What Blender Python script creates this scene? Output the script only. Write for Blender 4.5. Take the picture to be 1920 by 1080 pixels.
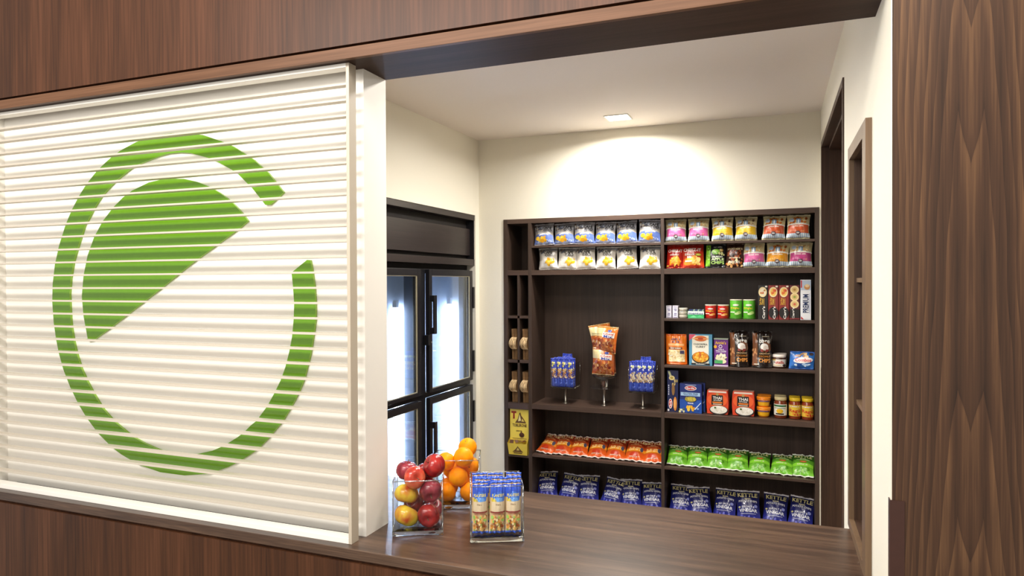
import bpy, bmesh, math, random
from math import sin, cos, pi, radians as R
from mathutils import Matrix, Vector, Euler
random.seed(7)
for o in list(bpy.data.objects): bpy.data.objects.remove(o)
SC = bpy.context.scene
COL = SC.collection

# ------------------------------------------------------------------ camera
yaw, pitch, roll = .3705, -.0086464, -.0041484
F = Vector((-sin(yaw), cos(yaw), 0)); Rr = Vector((cos(yaw), sin(yaw), 0)); Z = Vector((0, 0, 1))
Fw = F*cos(pitch)+Z*sin(pitch); U0 = Z*cos(pitch)-F*sin(pitch)
Rt = Rr*cos(roll)+U0*sin(roll); Up = U0*cos(roll)-Rr*sin(roll)
cam = bpy.data.cameras.new('camera'); co = bpy.data.objects.new('camera', cam); COL.objects.link(co)
cam.sensor_width = 36; cam.lens = 1271.04*36/1920; cam.clip_start = .05
co.matrix_world = Matrix(((Rt.x, Up.x, -Fw.x, 0), (Rt.y, Up.y, -Fw.y, 0), (Rt.z, Up.z, -Fw.z, 1.67), (0, 0, 0, 1)))
SC.camera = co

# ------------------------------------------------------------------ light
w = bpy.data.worlds.new('world'); SC.world = w; w.use_nodes = True
w.node_tree.nodes['Background'].inputs[0].default_value = (1, .95, .90, 1)
w.node_tree.nodes['Background'].inputs[1].default_value = .36
def area(name, loc, rot, sx, sy, power, col=(1, .93, .84), spread=180):
    l = bpy.data.lights.new(name, 'AREA'); l.shape = 'RECTANGLE'; l.size = sx; l.size_y = sy; l.energy = power; l.color = col
    l.spread = R(spread)
    o = bpy.data.objects.new(name, l); COL.objects.link(o); o.location = loc; o.rotation_euler = rot; return o
area('hall_light_or_fill', (-1.6, -.30, 3.0), (R(42), 0, 0), 2.2, .5, 53, (1, .945, .88))
area('hall_light_or_fill', (-1.9, -1.9, 2.5), (R(74), 0, R(4)), 2.2, 1.0, 27, (1, .955, .90))  # added frontal fill out of view, softens the shading between the louvres
area('hall_light_or_fill', (.0, .80, 3.0), (R(24), 0, 0), .9, .4, 13, (1, .92, .82))
area('pantry_downlight_or_fill', (-.79, 3.60, 2.545), (0, 0, 0), .10, .10, 12, (1, .95, .89), 165)
area('pantry_downlight_or_fill', (-.75, 2.30, 2.545), (0, 0, 0), .12, .12, 9, (1, .93, .84), 150)
area('pantry_downlight_or_fill', (-.75, 3.0, 2.545), (0, 0, 0), .9, .25, 10, (1, .95, .88), 170)  # wide soft fill without a fixture, brightens the pantry ceiling and walls
SC.view_settings.view_transform = 'Standard'; SC.view_settings.look = 'None'
SC.view_settings.exposure = 0.65; SC.view_settings.gamma = 1; SC.view_settings.use_curve_mapping = False

# ------------------------------------------------------------------ materials
def lin(c):
    if isinstance(c, str):
        c = [int(c[i:i+2], 16)/255 for i in (0, 2, 4)]
        return tuple(x/12.92 if x <= .04045 else ((x+.055)/1.055)**2.4 for x in c)
    return tuple(c)
def newmat(name):
    m = bpy.data.materials.new(name); m.use_nodes = True; nt = m.node_tree
    return m, nt, nt.nodes['Principled BSDF']
def setp(b, **k):
    for n, v in k.items():
        n = n.replace('_', ' ')
        for i in b.inputs:
            if i.name.lower() == n.lower(): i.default_value = v
def plain(name, col, rough=.5, metal=0, bump=0, bscale=60, spec=.5, var=.06, coat=0):
    m, nt, b = newmat(name); c = lin(col); N = nt.nodes; L = nt.links
    setp(b, Roughness=rough, Metallic=metal, Specular_IOR_Level=spec, Coat_Weight=coat)
    tc = N.new('ShaderNodeTexCoord'); n = N.new('ShaderNodeTexNoise'); n.inputs['Scale'].default_value = bscale
    L.new(tc.outputs['Object'], n.inputs['Vector'])
    r = N.new('ShaderNodeValToRGB'); r.color_ramp.elements[0].position = .3; r.color_ramp.elements[1].position = .7
    r.color_ramp.elements[0].color = (*[x*(1-var) for x in c], 1); r.color_ramp.elements[1].color = (*[min(1, x*(1+var)) for x in c], 1)
    L.new(n.outputs['Fac'], r.inputs['Fac']); L.new(r.outputs['Color'], b.inputs['Base Color'])
    if bump:
        bp = N.new('ShaderNodeBump'); bp.inputs['Strength'].default_value = bump; bp.inputs['Distance'].default_value = .001
        L.new(n.outputs['Fac'], bp.inputs['Height']); L.new(bp.outputs['Normal'], b.inputs['Normal'])
    return m
def emis(name, col, st):
    m, nt, b = newmat(name); setp(b, Base_Color=(*lin(col), 1), Emission_Color=(*lin(col), 1), Emission_Strength=st); return m
def wood(name, dark, mid, light, axis=2, rough=.42, scale=1, broad=.5, bump=.05, spec=.4):
    m, nt, b = newmat(name); N = nt.nodes; L = nt.links
    tc = N.new('ShaderNodeTexCoord')
    def noise(cross, along, det, dist=0):
        mp = N.new('ShaderNodeMapping'); s = [cross*scale]*3; s[axis] = along*scale; mp.inputs['Scale'].default_value = s
        L.new(tc.outputs['Object'], mp.inputs['Vector'])
        n = N.new('ShaderNodeTexNoise'); n.inputs['Scale'].default_value = 1; n.inputs['Detail'].default_value = det; n.inputs['Distortion'].default_value = dist
        L.new(mp.outputs[0], n.inputs['Vector']); return n.outputs['Fac']
    a = noise(14, .7, 4, .6); f = noise(190, 5, 3)
    mx = N.new('ShaderNodeMix'); mx.data_type = 'FLOAT'; mx.inputs[0].default_value = 1-broad
    L.new(a, mx.inputs[2]); L.new(f, mx.inputs[3])
    r = N.new('ShaderNodeValToRGB'); e = r.color_ramp.elements
    e[0].position = .34; e[0].color = (*lin(dark), 1); e[1].position = .66; e[1].color = (*lin(light), 1)
    x = e.new(.5); x.color = (*lin(mid), 1)
    L.new(mx.outputs[0], r.inputs[0]); L.new(r.outputs[0], b.inputs['Base Color'])
    setp(b, Roughness=rough, Specular_IOR_Level=spec)
    bp = N.new('ShaderNodeBump'); bp.inputs['Strength'].default_value = bump; bp.inputs['Distance'].default_value = .001
    L.new(f, bp.inputs['Height']); L.new(bp.outputs[0], b.inputs['Normal'])
    return m
def flame_wood(name, x0):
    # book-matched walnut: arches and twin peaks either side of the seam at x0
    m, nt, b = newmat(name); N = nt.nodes; L = nt.links
    tc = N.new('ShaderNodeTexCoord'); sp = N.new('ShaderNodeSeparateXYZ'); L.new(tc.outputs['Object'], sp.inputs[0])
    def M(op, a, c=None, d=None):
        n = N.new('ShaderNodeMath'); n.operation = op
        for i, v in enumerate((a, c, d)):
            if v is None: continue
            if isinstance(v, (int, float)): n.inputs[i].default_value = v
            else: L.new(v, n.inputs[i])
        return n.outputs[0]
    xa = M('ABSOLUTE', M('SUBTRACT', sp.outputs[0], x0))
    cb = N.new('ShaderNodeCombineXYZ'); L.new(xa, cb.inputs[0]); L.new(sp.outputs[2], cb.inputs[2])
    def noise(sx, sz, det=3, off=0):
        mp = N.new('ShaderNodeMapping'); mp.inputs['Scale'].default_value = (sx, 1, sz); mp.inputs['Location'].default_value = (off, 0, off)
        L.new(cb.outputs[0], mp.inputs['Vector'])
        n = N.new('ShaderNodeTexNoise'); n.inputs['Scale'].default_value = 1; n.inputs['Detail'].default_value = det
        L.new(mp.outputs[0], n.inputs['Vector']); return n.outputs['Fac']
    xs = M('ABSOLUTE', M('SUBTRACT', xa, .022))
    fld = M('ADD', M('MULTIPLY', sp.outputs[2], 2.3), M('ADD', M('MULTIPLY', xs, 24), M('MULTIPLY', M('MULTIPLY', xa, xa), 230)))
    fld = M('ADD', fld, M('MULTIPLY', noise(5, 1.5, 2), 4.5))
    fr = M('FRACT', fld)
    ramp = N.new('ShaderNodeValToRGB'); e = ramp.color_ramp.elements
    e[0].position = 0; e[0].color = (.22, .22, .22, 1); e[1].position = 1; e[1].color = (.62, .62, .62, 1)
    x = e.new(.07); x.color = (.34, .34, .34, 1); x = e.new(.94); x.color = (.7, .7, .7, 1)
    L.new(fr, ramp.inputs[0])
    fib = noise(260, 6, 3, 3); brd = noise(34, .8, 3, 9)
    v = M('ADD', M('MULTIPLY', ramp.outputs[0], .30), M('ADD', M('MULTIPLY', fib, .24), M('MULTIPLY', brd, .54)))
    r = N.new('ShaderNodeValToRGB'); e = r.color_ramp.elements
    e[0].position = .34; e[0].color = (*lin('221711'), 1); e[1].position = .78; e[1].color = (*lin('7a593c'), 1)
    x = e.new(.56); x.color = (*lin('493223'), 1)
    L.new(v, r.inputs[0]); L.new(r.outputs[0], b.inputs['Base Color']); setp(b, Roughness=.45, Specular_IOR_Level=.35)
    return m
def clear_glass(name, tint=(1, 1, 1), f0=.05):
    m, nt, b = newmat(name); N = nt.nodes; L = nt.links; N.remove(b); out = N['Material Output']
    lw = N.new('ShaderNodeLayerWeight'); lw.inputs[0].default_value = .5
    p = N.new('ShaderNodeMath'); p.operation = 'POWER'; p.inputs[1].default_value = 4.5; L.new(lw.outputs['Facing'], p.inputs[0])
    q = N.new('ShaderNodeMath'); q.operation = 'MULTIPLY_ADD'; q.inputs[1].default_value = .8; q.inputs[2].default_value = f0; L.new(p.outputs[0], q.inputs[0])
    t = N.new('ShaderNodeBsdfTransparent'); t.inputs[0].default_value = (*tint, 1)
    g = N.new('ShaderNodeBsdfGlossy'); g.inputs['Roughness'].default_value = .02
    mx = N.new('ShaderNodeMixShader'); L.new(q.outputs[0], mx.inputs[0]); L.new(t.outputs[0], mx.inputs[1]); L.new(g.outputs[0], mx.inputs[2])
    L.new(mx.outputs[0], out.inputs[0]); return m
def solid_glass(name, col=(.97, 1, .99), rough=.0):
    m, nt, b = newmat(name); setp(b, Base_Color=(*col, 1), Transmission_Weight=1.0, Roughness=rough, IOR=1.48); return m
def print_mat(name, rough, coat=0, metal=0, bump=0):
    m, nt, b = newmat(name); N = nt.nodes; L = nt.links
    a = N.new('ShaderNodeAttribute'); a.attribute_name = 'print'
    L.new(a.outputs['Color'], b.inputs['Base Color']); setp(b, Roughness=rough, Coat_Weight=coat, Metallic=metal)
    if bump:
        tc = N.new('ShaderNodeTexCoord'); n = N.new('ShaderNodeTexNoise'); n.inputs['Scale'].default_value = 45
        L.new(tc.outputs['Object'], n.inputs['Vector'])
        bp = N.new('ShaderNodeBump'); bp.inputs['Strength'].default_value = bump; bp.inputs['Distance'].default_value = .004
        L.new(n.outputs['Fac'], bp.inputs['Height']); L.new(bp.outputs[0], b.inputs['Normal'])
    return m
MT = dict(
 wall=plain('cream_wall_paint', 'e6e1d1', .7, bump=.08, bscale=220, var=.01),
 white=plain('white_lacquer', 'efece4', .35, var=.01, bscale=8), under=wood('shaded_header_underside', '30211a', '3b2a22', '46332a', 0, .5, .8, .6, spec=.12), stile=plain('warm_grey_stile', 'b9ae9c', .4, var=.01, bscale=8), slat=plain('off_white_slat_lacquer', 'c2b9aa', .4, var=.01, bscale=8),
 ceil=plain('ceiling_paint', 'e6dcd2', .8, bump=.05, bscale=200, var=.01),
 floor=plain('floor_tile_grey', 'a89c8e', .5),
 facade=wood('walnut_fascia_veneer', '311c11', '452918', '573522', 2, .42, .8, .55, spec=.25),
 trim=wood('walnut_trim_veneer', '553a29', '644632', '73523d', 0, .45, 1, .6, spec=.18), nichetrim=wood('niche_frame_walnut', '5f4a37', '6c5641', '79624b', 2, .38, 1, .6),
 counter=wood('walnut_counter_laminate', '2e211a', '463429', '604a3a', 0, .32, 2.3, .62, .02, .5),
 flame=flame_wood('bookmatched_walnut_veneer', .362),
 shelf=wood('dark_stained_shelf_wood', '33271f', '3f3129', '4a3a31', 2, .45, .8, .6),
 shelfx=wood('dark_stained_shelf_board', '3e2f27', '4c3b32', '58463c', 0, .4, .8, .6),
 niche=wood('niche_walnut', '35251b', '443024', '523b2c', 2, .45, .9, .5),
 soffit=wood('soffit_dark_brown', '231c1b', '2b2423', '342b2a', 1, .35, .8, .6),
 black=plain('black_plastic', '17171b', .35, var=.1), blackm=plain('black_frame_metal', '1d1c21', .4, .3, var=.1),
 guard=plain('brown_edge_guard', '3d231b', .45, var=.05),
 steel=plain('brushed_steel', 'b9b3a8', .28, 1, var=.05), brass=plain('pale_gasket', 'b5ad92', .4, .4),
 green=plain('green_acrylic', '679a1a', .22, var=.03, coat=.6), greenedge=plain('green_acrylic_edge', '93bf45', .3, var=.03),
 vase=clear_glass('vase_glass', (.965, .985, .98)), rim=clear_glass('vase_rim_glass', (.80, .82, .80), .30), base=solid_glass('vase_base_glass'),
 doorglass=clear_glass('cooler_door_glass', (.86, .91, .95), .07), acrylic=clear_glass('acrylic_wall', (.96, .96, .97), .06),
 tube=emis('cooler_tube_light', 'dfeaff', 42), lens=emis('downlight_lens', 'fff6e8', 14),
 coolwhite=plain('cooler_interior_white', 'dfe5ee', .3, var=.02), coolside=plain('cooler_side_grey', 'c2ccda', .4, var=.03), coolgrey=plain('cooler_interior_grey', '5c626d', .35, var=.04),
 foil=print_mat('printed_foil', .3, .3, 0, .35), card=print_mat('printed_card', .42, .15), film=print_mat('printed_film', .22, .5, 0, .5),
 kraft=plain('kraft_paper', '93704a', .8, var=.15, bscale=90), rope=plain('twisted_paper_rope', 'e0c294', .85, var=.1),
 slot=plain('dark_gap', '17110d', .8), red=plain('red_meat_pack', 'b0584a', .4, var=.3, bscale=50),
 stem=plain('apple_stem', '5a4022', .7),
)
def fruit_mat(name, c0, c1, c2, sc=9, rough=.25, streak=True):
    m, nt, b = newmat(name); N = nt.nodes; L = nt.links
    tc = N.new('ShaderNodeTexCoord'); mp = N.new('ShaderNodeMapping'); mp.inputs['Scale'].default_value = (1, 1, .25 if streak else 1)
    L.new(tc.outputs['Object'], mp.inputs[0])
    n = N.new('ShaderNodeTexNoise'); n.inputs['Scale'].default_value = sc*6; n.inputs['Detail'].default_value = 5; L.new(mp.outputs[0], n.inputs['Vector'])
    n2 = N.new('ShaderNodeTexNoise'); n2.inputs['Scale'].default_value = sc*2.2; L.new(tc.outputs['Object'], n2.inputs['Vector'])
    mx = N.new('ShaderNodeMix'); mx.data_type = 'FLOAT'; mx.inputs[0].default_value = .6; L.new(n.outputs['Fac'], mx.inputs[2]); L.new(n2.outputs['Fac'], mx.inputs[3])
    r = N.new('ShaderNodeValToRGB'); e = r.color_ramp.elements; e[0].position = .38; e[0].color = (*lin(c0), 1); e[1].position = .62; e[1].color = (*lin(c2), 1)
    x = e.new(.5); x.color = (*lin(c1), 1)
    L.new(mx.outputs[0], r.inputs[0]); L.new(r.outputs[0], b.inputs['Base Color']); setp(b, Roughness=rough, Coat_Weight=.3 if streak else .05, Specular_IOR_Level=.35 if streak else .15)
    if not streak:
        v = N.new('ShaderNodeTexNoise'); v.inputs['Scale'].default_value = 380; L.new(tc.outputs['Object'], v.inputs['Vector'])
        bp = N.new('ShaderNodeBump'); bp.inputs['Strength'].default_value = .35; bp.inputs['Distance'].default_value = .0008
        L.new(v.outputs['Fac'], bp.inputs['Height']); L.new(bp.outputs[0], b.inputs['Normal'])
    return m
MT['apple_red'] = fruit_mat('red_apple_skin', '5e0d12', '8c1a1c', 'a82a24')
MT['apple_pink'] = fruit_mat('rosy_apple_skin', '9c2a22', 'c0442f', 'cf6a42')
MT['apple_plum'] = fruit_mat('plum_red_apple_skin', '5a1420', '7d2030', '9a3a44')
MT['apple_yellow'] = fruit_mat('yellow_apple_skin', 'b8451f', 'd0a52c', 'd8c63c', 6)
MT['orange'] = fruit_mat('orange_peel', 'f08200', 'fa9000', 'ffa000', 9, .55, False)

# ------------------------------------------------------------------ mesh helpers
class MB:
    def __init__(s): s.v = []; s.f = []; s.sm = []
    def box(s, x0, x1, y0, y1, z0, z1):
        n = len(s.v); s.v += [(x, y, z) for z in (z0, z1) for y in (y0, y1) for x in (x0, x1)]
        for q in ((0, 2, 3, 1), (4, 5, 7, 6), (0, 1, 5, 4), (2, 6, 7, 3), (0, 4, 6, 2), (1, 3, 7, 5)): s.f.append(tuple(n+i for i in q)); s.sm.append(False)
        return s
    def tube(s, pts, r, n=8, cap=True):
        pts = [Vector(p) for p in pts]; base = len(s.v); N = len(pts)
        for i, p in enumerate(pts):
            d = (pts[min(i+1, N-1)]-pts[max(i-1, 0)]).normalized()
            a = d.orthogonal().normalized() if i == 0 else (pa-d*pa.dot(d)).normalized()
            pa = a; b2 = d.cross(a); rr = r[i] if isinstance(r, (list, tuple)) else r
            for k in range(n):
                t = 2*pi*k/n; s.v.append(tuple(p+a*rr*cos(t)+b2*rr*sin(t)))
        for i in range(N-1):
            for k in range(n):
                k2 = (k+1) % n; s.f.append((base+i*n+k, base+i*n+k2, base+(i+1)*n+k2, base+(i+1)*n+k)); s.sm.append(True)
        if cap:
            s.f.append(tuple(base+k for k in range(n-1, -1, -1))); s.f.append(tuple(base+(N-1)*n+k for k in range(n))); s.sm += [False]*2
        return s
    def lathe(s, prof, n=24, cx=0, cy=0, sx=1, sy=1, smooth=True):
        base = len(s.v); N = len(prof)
        for r, z in prof:
            for k in range(n): t = 2*pi*k/n; s.v.append((cx+sx*r*cos(t), cy+sy*r*sin(t), z))
        for i in range(N-1):
            for k in range(n):
                k2 = (k+1) % n; s.f.append((base+i*n+k, base+i*n+k2, base+(i+1)*n+k2, base+(i+1)*n+k)); s.sm.append(smooth)
        if prof[0][0] > 1e-5: s.f.append(tuple(base+k for k in range(n-1, -1, -1))); s.sm.append(False)
        if prof[-1][0] > 1e-5: s.f.append(tuple(base+(N-1)*n+k for k in range(n))); s.sm.append(False)
        return s
def build(name, mb, mat, parent=None, bevel=0, loc=None, kind=None, label=None):
    me = bpy.data.meshes.new(name); me.from_pydata(mb.v, [], mb.f); me.validate(); 
    if len(mb.sm) == len(me.polygons): me.polygons.foreach_set('use_smooth', mb.sm)
    for m in (mat if isinstance(mat, list) else [mat]): me.materials.append(m)
    o = bpy.data.objects.new(name, me); COL.objects.link(o)
    if parent: o.parent = parent
    if loc: o.location = loc
    if bevel:
        b = o.modifiers.new('bevel', 'BEVEL'); b.width = bevel; b.segments = 2; b.limit_method = 'ANGLE'
    if kind: o['kind'] = kind
    if label: o['label'] = label
    return o
def empty(name, loc=(0, 0, 0), rot=(0, 0, 0), label=None, cat=None, group=None):
    o = bpy.data.objects.new(name, None); o.empty_display_size = .02; COL.objects.link(o); o.location = loc; o.rotation_euler = rot
    tag(o, label, cat, group); return o
def tag(o, label=None, cat=None, group=None):
    if label: o['label'] = label
    if cat: o['category'] = cat
    if group: o['group'] = group
    return o
def bx(name, x0, x1, y0, y1, z0, z1, mat, parent=None, bevel=0, kind=None, label=None):
    return build(name, MB().box(x0, x1, y0, y1, z0, z1), mat, parent, bevel, kind=kind, label=label)
def struct(name, boxes, mat, bevel=0):
    m = MB()
    for b in boxes: m.box(*b)
    return build(name, m, mat, None, bevel, kind='structure')

# ------------------------------------------------------------------ print helpers (flat print on packs)
_tc = {}
def text_mesh(s):
    if s not in _tc:
        c = bpy.data.curves.new('t', 'FONT'); c.body = s; c.align_x = 'CENTER'; c.align_y = 'CENTER'; c.resolution_u = 2; c.fill_mode = 'FRONT'; c.offset = .022
        c.space_line = .8
        o = bpy.data.objects.new('t', c); me = bpy.data.meshes.new_from_object(o)
        b = bmesh.new(); b.from_mesh(me); bmesh.ops.triangulate(b, faces=b.faces[:])
        xs = [v.co.x for v in b.verts]; ys = [v.co.y for v in b.verts]
        for ax, lo, hi, st in ((0, min(xs), max(xs), .22), (1, min(ys), max(ys), .24)):
            t = lo+st
            while t < hi:
                bmesh.ops.bisect_plane(b, geom=b.verts[:]+b.edges[:]+b.faces[:], plane_co=(t, 0, 0) if ax == 0 else (0, t, 0), plane_no=(1, 0, 0) if ax == 0 else (0, 1, 0)); t += st
        b.to_mesh(me); b.free()
        vs = [(v.co.x, v.co.y) for v in me.vertices]; fs = [tuple(p.vertices) for p in me.polygons]
        x0 = min(v[0] for v in vs); x1 = max(v[0] for v in vs); y0 = min(v[1] for v in vs); y1 = max(v[1] for v in vs)
        _tc[s] = ([((x-x0)/(x1-x0)-.5, (y-y0)/(y1-y0)-.5) for x, y in vs], fs)
        bpy.data.objects.remove(o); bpy.data.curves.remove(c); bpy.data.meshes.remove(me)
    return _tc[s]
class Pk:
    def __init__(s, fn=None): s.v = []; s.f = []; s.c = []; s.sm = []; s.k = 0; s.fn = fn
    def add(s, vs, fs, col, sm=True):
        n = len(s.v); s.v += vs; s.f += [tuple(n+i for i in f) for f in fs]; s.c += [lin(col)]*len(fs) if not isinstance(col, list) else col; s.sm += [sm]*len(fs)
    def grid(s, fn, nu, nv, cf, flip=False, sm=True):
        vs = [fn(i/nu, j/nv) for j in range(nv+1) for i in range(nu+1)]; fs = []; cs = []
        for j in range(nv):
            for i in range(nu):
                a = j*(nu+1)+i; q = (a, a+1, a+nu+2, a+nu+1); fs.append(q[::-1] if flip else q)
                cs.append(lin(cf((i+.5)/nu, (j+.5)/nv)) if callable(cf) else lin(cf))
        s.add(vs, fs, cs, sm); return s
    def off(s): s.k += 1; return .0009+.00022*s.k
    def rect(s, x0, y0, x1, y1, col, nu=None, nv=None, fn=None):
        fn = fn or s.fn; o = s.off(); nu = nu or max(1, int((x1-x0)*24)); nv = nv or max(1, int((y1-y0)*24))
        s.grid(lambda a, b: fn(x0+(x1-x0)*a, y0+(y1-y0)*b, o), nu, nv, col, sm=False); return s
    def ell(s, cx, cy, rx, ry, col, n=18, rings=3, rot=0, fn=None, ar=1):
        fn = fn or s.fn; o = s.off(); vs = [fn(cx, cy, o)]; fs = []
        for j in range(1, rings+1):
            for i in range(n):
                t = 2*pi*i/n; a = rx*cos(t)*j/rings; b = ry*sin(t)*j/rings
                vs.append(fn(cx+a*cos(rot)-b*sin(rot), cy+(a*sin(rot)+b*cos(rot))*ar, o))
        for i in range(n):
            i2 = (i+1) % n; fs.append((0, 1+i, 1+i2))
            for j in range(rings-1): fs.append((1+j*n+i, 1+(j+1)*n+i, 1+(j+1)*n+i2, 1+j*n+i2))
        s.add(vs, fs, col, False); return s
    def poly(s, pts, col, fn=None):
        fn = fn or s.fn; o = s.off(); s.add([fn(x, y, o) for x, y in pts], [tuple(range(len(pts)))], col, False); return s
    def text(s, t, cx, cy, w, h, col, rot=0, arch=0, fn=None):
        fn = fn or s.fn; o = s.off(); vs, fs = text_mesh(t); out = []
        for x, y in vs:
            X, Y = x*w, y*h
            Y += arch*(1-4*x*x)
            if rot == 90: X, Y = -y*w, x*h
            out.append(fn(cx+X, cy+Y, o))
        s.add(out, fs, col, False); return s
    def words(s, cx, cy, w, h, col, rot=0, arch=0, fn=None, seed=3):
        # lettering too small to read: a line of letter-sized marks
        rd = random.Random(seed+int(cx*100)+int(w*100)); fn = fn or s.fn; o = s.off(); n = max(5, int(w/h/.8)); vs = []; fs = []; i = 0
        st = w/n
        for k in range(n):
            if k > 1 and rd.random() < .16: continue
            x0 = -w/2+k*st; x1 = x0+st*.68; y0 = -h/2; y1 = h/2*rd.choice((1, .55, .8, 1)); m = arch*(1-4*(x0/w)**2)
            q = [(x0, y0+m), (x1, y0+m), (x1, y1+m), (x0, y1+m)]
            if rot == 90: q = [(-b, a) for a, b in q]
            vs += [fn(cx+a, cy+b, o) for a, b in q]; fs.append((i, i+1, i+2, i+3)); i += 4
        s.add(vs, fs, col, False); return s
    def scatter(s, x0, y0, x1, y1, n, cols, r, seed=1, asp=1, el=None, fn=None):
        rd = random.Random(seed); k0 = s.k
        for i in range(n):
            for _ in range(20):
                x, y = rd.uniform(x0, x1), rd.uniform(y0, y1)
                if not el or ((x-(x0+x1)/2)/((x1-x0)/2))**2+((y-(y0+y1)/2)/((y1-y0)/2))**2 < 1: break
            rr = r*rd.uniform(.6, 1.2); s.k = k0+i % 7
            s.ell(x, y, rr, rr*rd.uniform(.6, 1.1), rd.choice(cols), 8, 1, rd.uniform(0, 3), fn, asp)
        s.k = k0+8; return s
    def build(s, name, mat, parent=None, label=None):
        me = bpy.data.meshes.new(name); me.from_pydata(s.v, [], s.f)
        me.polygons.foreach_set('use_smooth', s.sm)
        at = me.color_attributes.new('print', 'FLOAT_COLOR', 'CORNER'); buf = []
        for p, c in zip(me.polygons, s.c): buf += [c[0], c[1], c[2], 1.0]*p.loop_total
        at.data.foreach_set('color', buf); me.materials.append(MT[mat])
        o = bpy.data.objects.new(name, me); COL.objects.link(o)
        if parent: o.parent = parent
        if label: o['label'] = label
        return o
def bagfn(w, h, t, seed=0, hs=.007, gus=0, pinch=.09, wk=1):
    rd = random.Random(seed); p = [rd.uniform(0, 6.28) for _ in range(6)]; sk = rd.uniform(-.006, .006)
    def fn(u, v, o=0, side=-1):
        s = min(1, max(0, v)); env = max(0, sin(pi*s))**.55
        if gus: env = max(env, (1-s)**.6*gus) if s < .5 else env
        prof = max(0, 1-abs(2*u-1)**2.6)
        x = (u-.5)*w*(1-pinch*max(0, sin(pi*s))**.7)+sk*s+(wk-1)*.0007*sin(9*v+p[3])
        wr = prof*(.0013*sin(11*u+p[0]+5*v)*sin(7*v+p[1])+(1-env)*.0022*sin(19*u+p[2]))*(h/.15)
        cr = prof*.0012*sin(26*(u-.5)*(.4+v)+p[4])*(s**3+(1-s)**3)
        return (x, side*(t/2*env*prof+(wr+cr)*wk+o), hs+v*(h-2*hs))
    return fn
def bag(root, w, h, t, seed, body, deco=None, seal='e8e4dc', mat='foil', hs=.007, backcol=None, gus=0, pinch=.09, name='pouch', wk=1.3):
    fn = bagfn(w, h, t, seed, hs, gus, pinch, wk); p = Pk(fn)
    p.grid(fn, 26, 28, body); p.grid(lambda u, v: fn(u, v, 0, 1), 10, 10, backcol or body, True)
    if deco: deco(p)
    p.build(name, mat, root)
    for nm, v0, z0, z1 in (('bottom_seal', 0, 0, hs), ('top_seal', 1, h-hs, h)):
        q = Pk(); n = 16; vs = []; fs = []
        for side in (-.0004, .0004):
            for r_ in (0, 1):
                for i in range(n+1):
                    x, y, _ = fn(i/n, v0); zz = (z0, z1)[r_]
                    if (nm == 'bottom_seal' and r_ == 0) or (nm == 'top_seal' and r_ == 1): zz += .0011*(i % 2)*(1 if r_ == 0 else -1); y *= 1.4
                    vs.append((x, y+side, zz))
        m = n+1
        for i in range(n):
            fs += [(i, i+1, m+i+1, m+i), (2*m+i+1, 2*m+i, 3*m+i, 3*m+i+1), (i+1, i, 2*m+i, 2*m+i+1), (m+i, m+i+1, 3*m+i+1, 3*m+i)]
        fs += [(0, m, 3*m, 2*m), (n, 2*m+n, 3*m+n, m+n)]
        q.add(vs, fs, seal); q.build(nm, mat, root)
    return root
def boxfn(w, h, d):
    return lambda u, v, o=0: ((u-.5)*w, -o, v*h)
def sidefn(w, h, d):   # right side of a box
    return lambda u, v, o=0: (w/2+o, u*d, v*h)
def carton(p, w, h, d, col, side=None, top=None):
    side = side or col; top = top or side; r = .0012
    c = [(-w/2, 0), (w/2, 0), (w/2, d), (-w/2, d)]
    ring = []
    for (x, y), (sx, sy) in zip(c, ((1, 1), (-1, 1), (-1, -1), (1, -1))):
        ring += [(x+sx*r, y), (x, y+sy*r)] if sx*sy < 0 else [(x, y+sy*r), (x+sx*r, y)]
    n = 8; vs = [(x, y, 0) for x, y in ring]+[(x, y, h) for x, y in ring]; fs = []; cs = []
    for i in range(n):
        j = (i+1) % n; fs.append((i, j, n+j, n+i))
        mx = (ring[i][0]+ring[j][0])/2; my = (ring[i][1]+ring[j][1])/2
        cs.append(lin(col if my < r*.6 else side))
    fs += [tuple(range(n, 2*n)), tuple(range(n-1, -1, -1))]; cs += [lin(top), lin(side)]
    p.add(vs, fs, cs, False); return p
def cylfn(prof):    # wraps u over the front half of a turned body
    def fn(u, v, o=0):
        z = v*prof[-1][1]; r = prof[0][0]
        for (r0, z0), (r1, z1) in zip(prof, prof[1:]):
            if z0 <= z <= z1+1e-9: r = r0+(r1-r0)*((z-z0)/(z1-z0) if z1 > z0 else 1); break
        a = (u-.5)*pi; return ((r+o)*sin(a), -(r+o)*cos(a), z)
    return fn
def turned(p, prof, col, n=24):
    vs = [(r*cos(2*pi*k/n), r*sin(2*pi*k/n), z) for r, z in prof for k in range(n)]; fs = []; cs = []
    for i in range(len(prof)-1):
        for k in range(n):
            k2 = (k+1) % n; fs.append((i*n+k, i*n+k2, (i+1)*n+k2, (i+1)*n+k)); zc = (prof[i][1]+prof[i+1][1])/2
            cs.append(lin(col(zc) if callable(col) else col))
    fs += [tuple(range(n-1, -1, -1)), tuple((len(prof)-1)*n+k for k in range(n))]; cs += [lin(col(0) if callable(col) else col), lin(col(9) if callable(col) else col)]
    p.add(vs, fs, cs, True); p.sm[-1] = p.sm[-2] = False; return p

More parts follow.
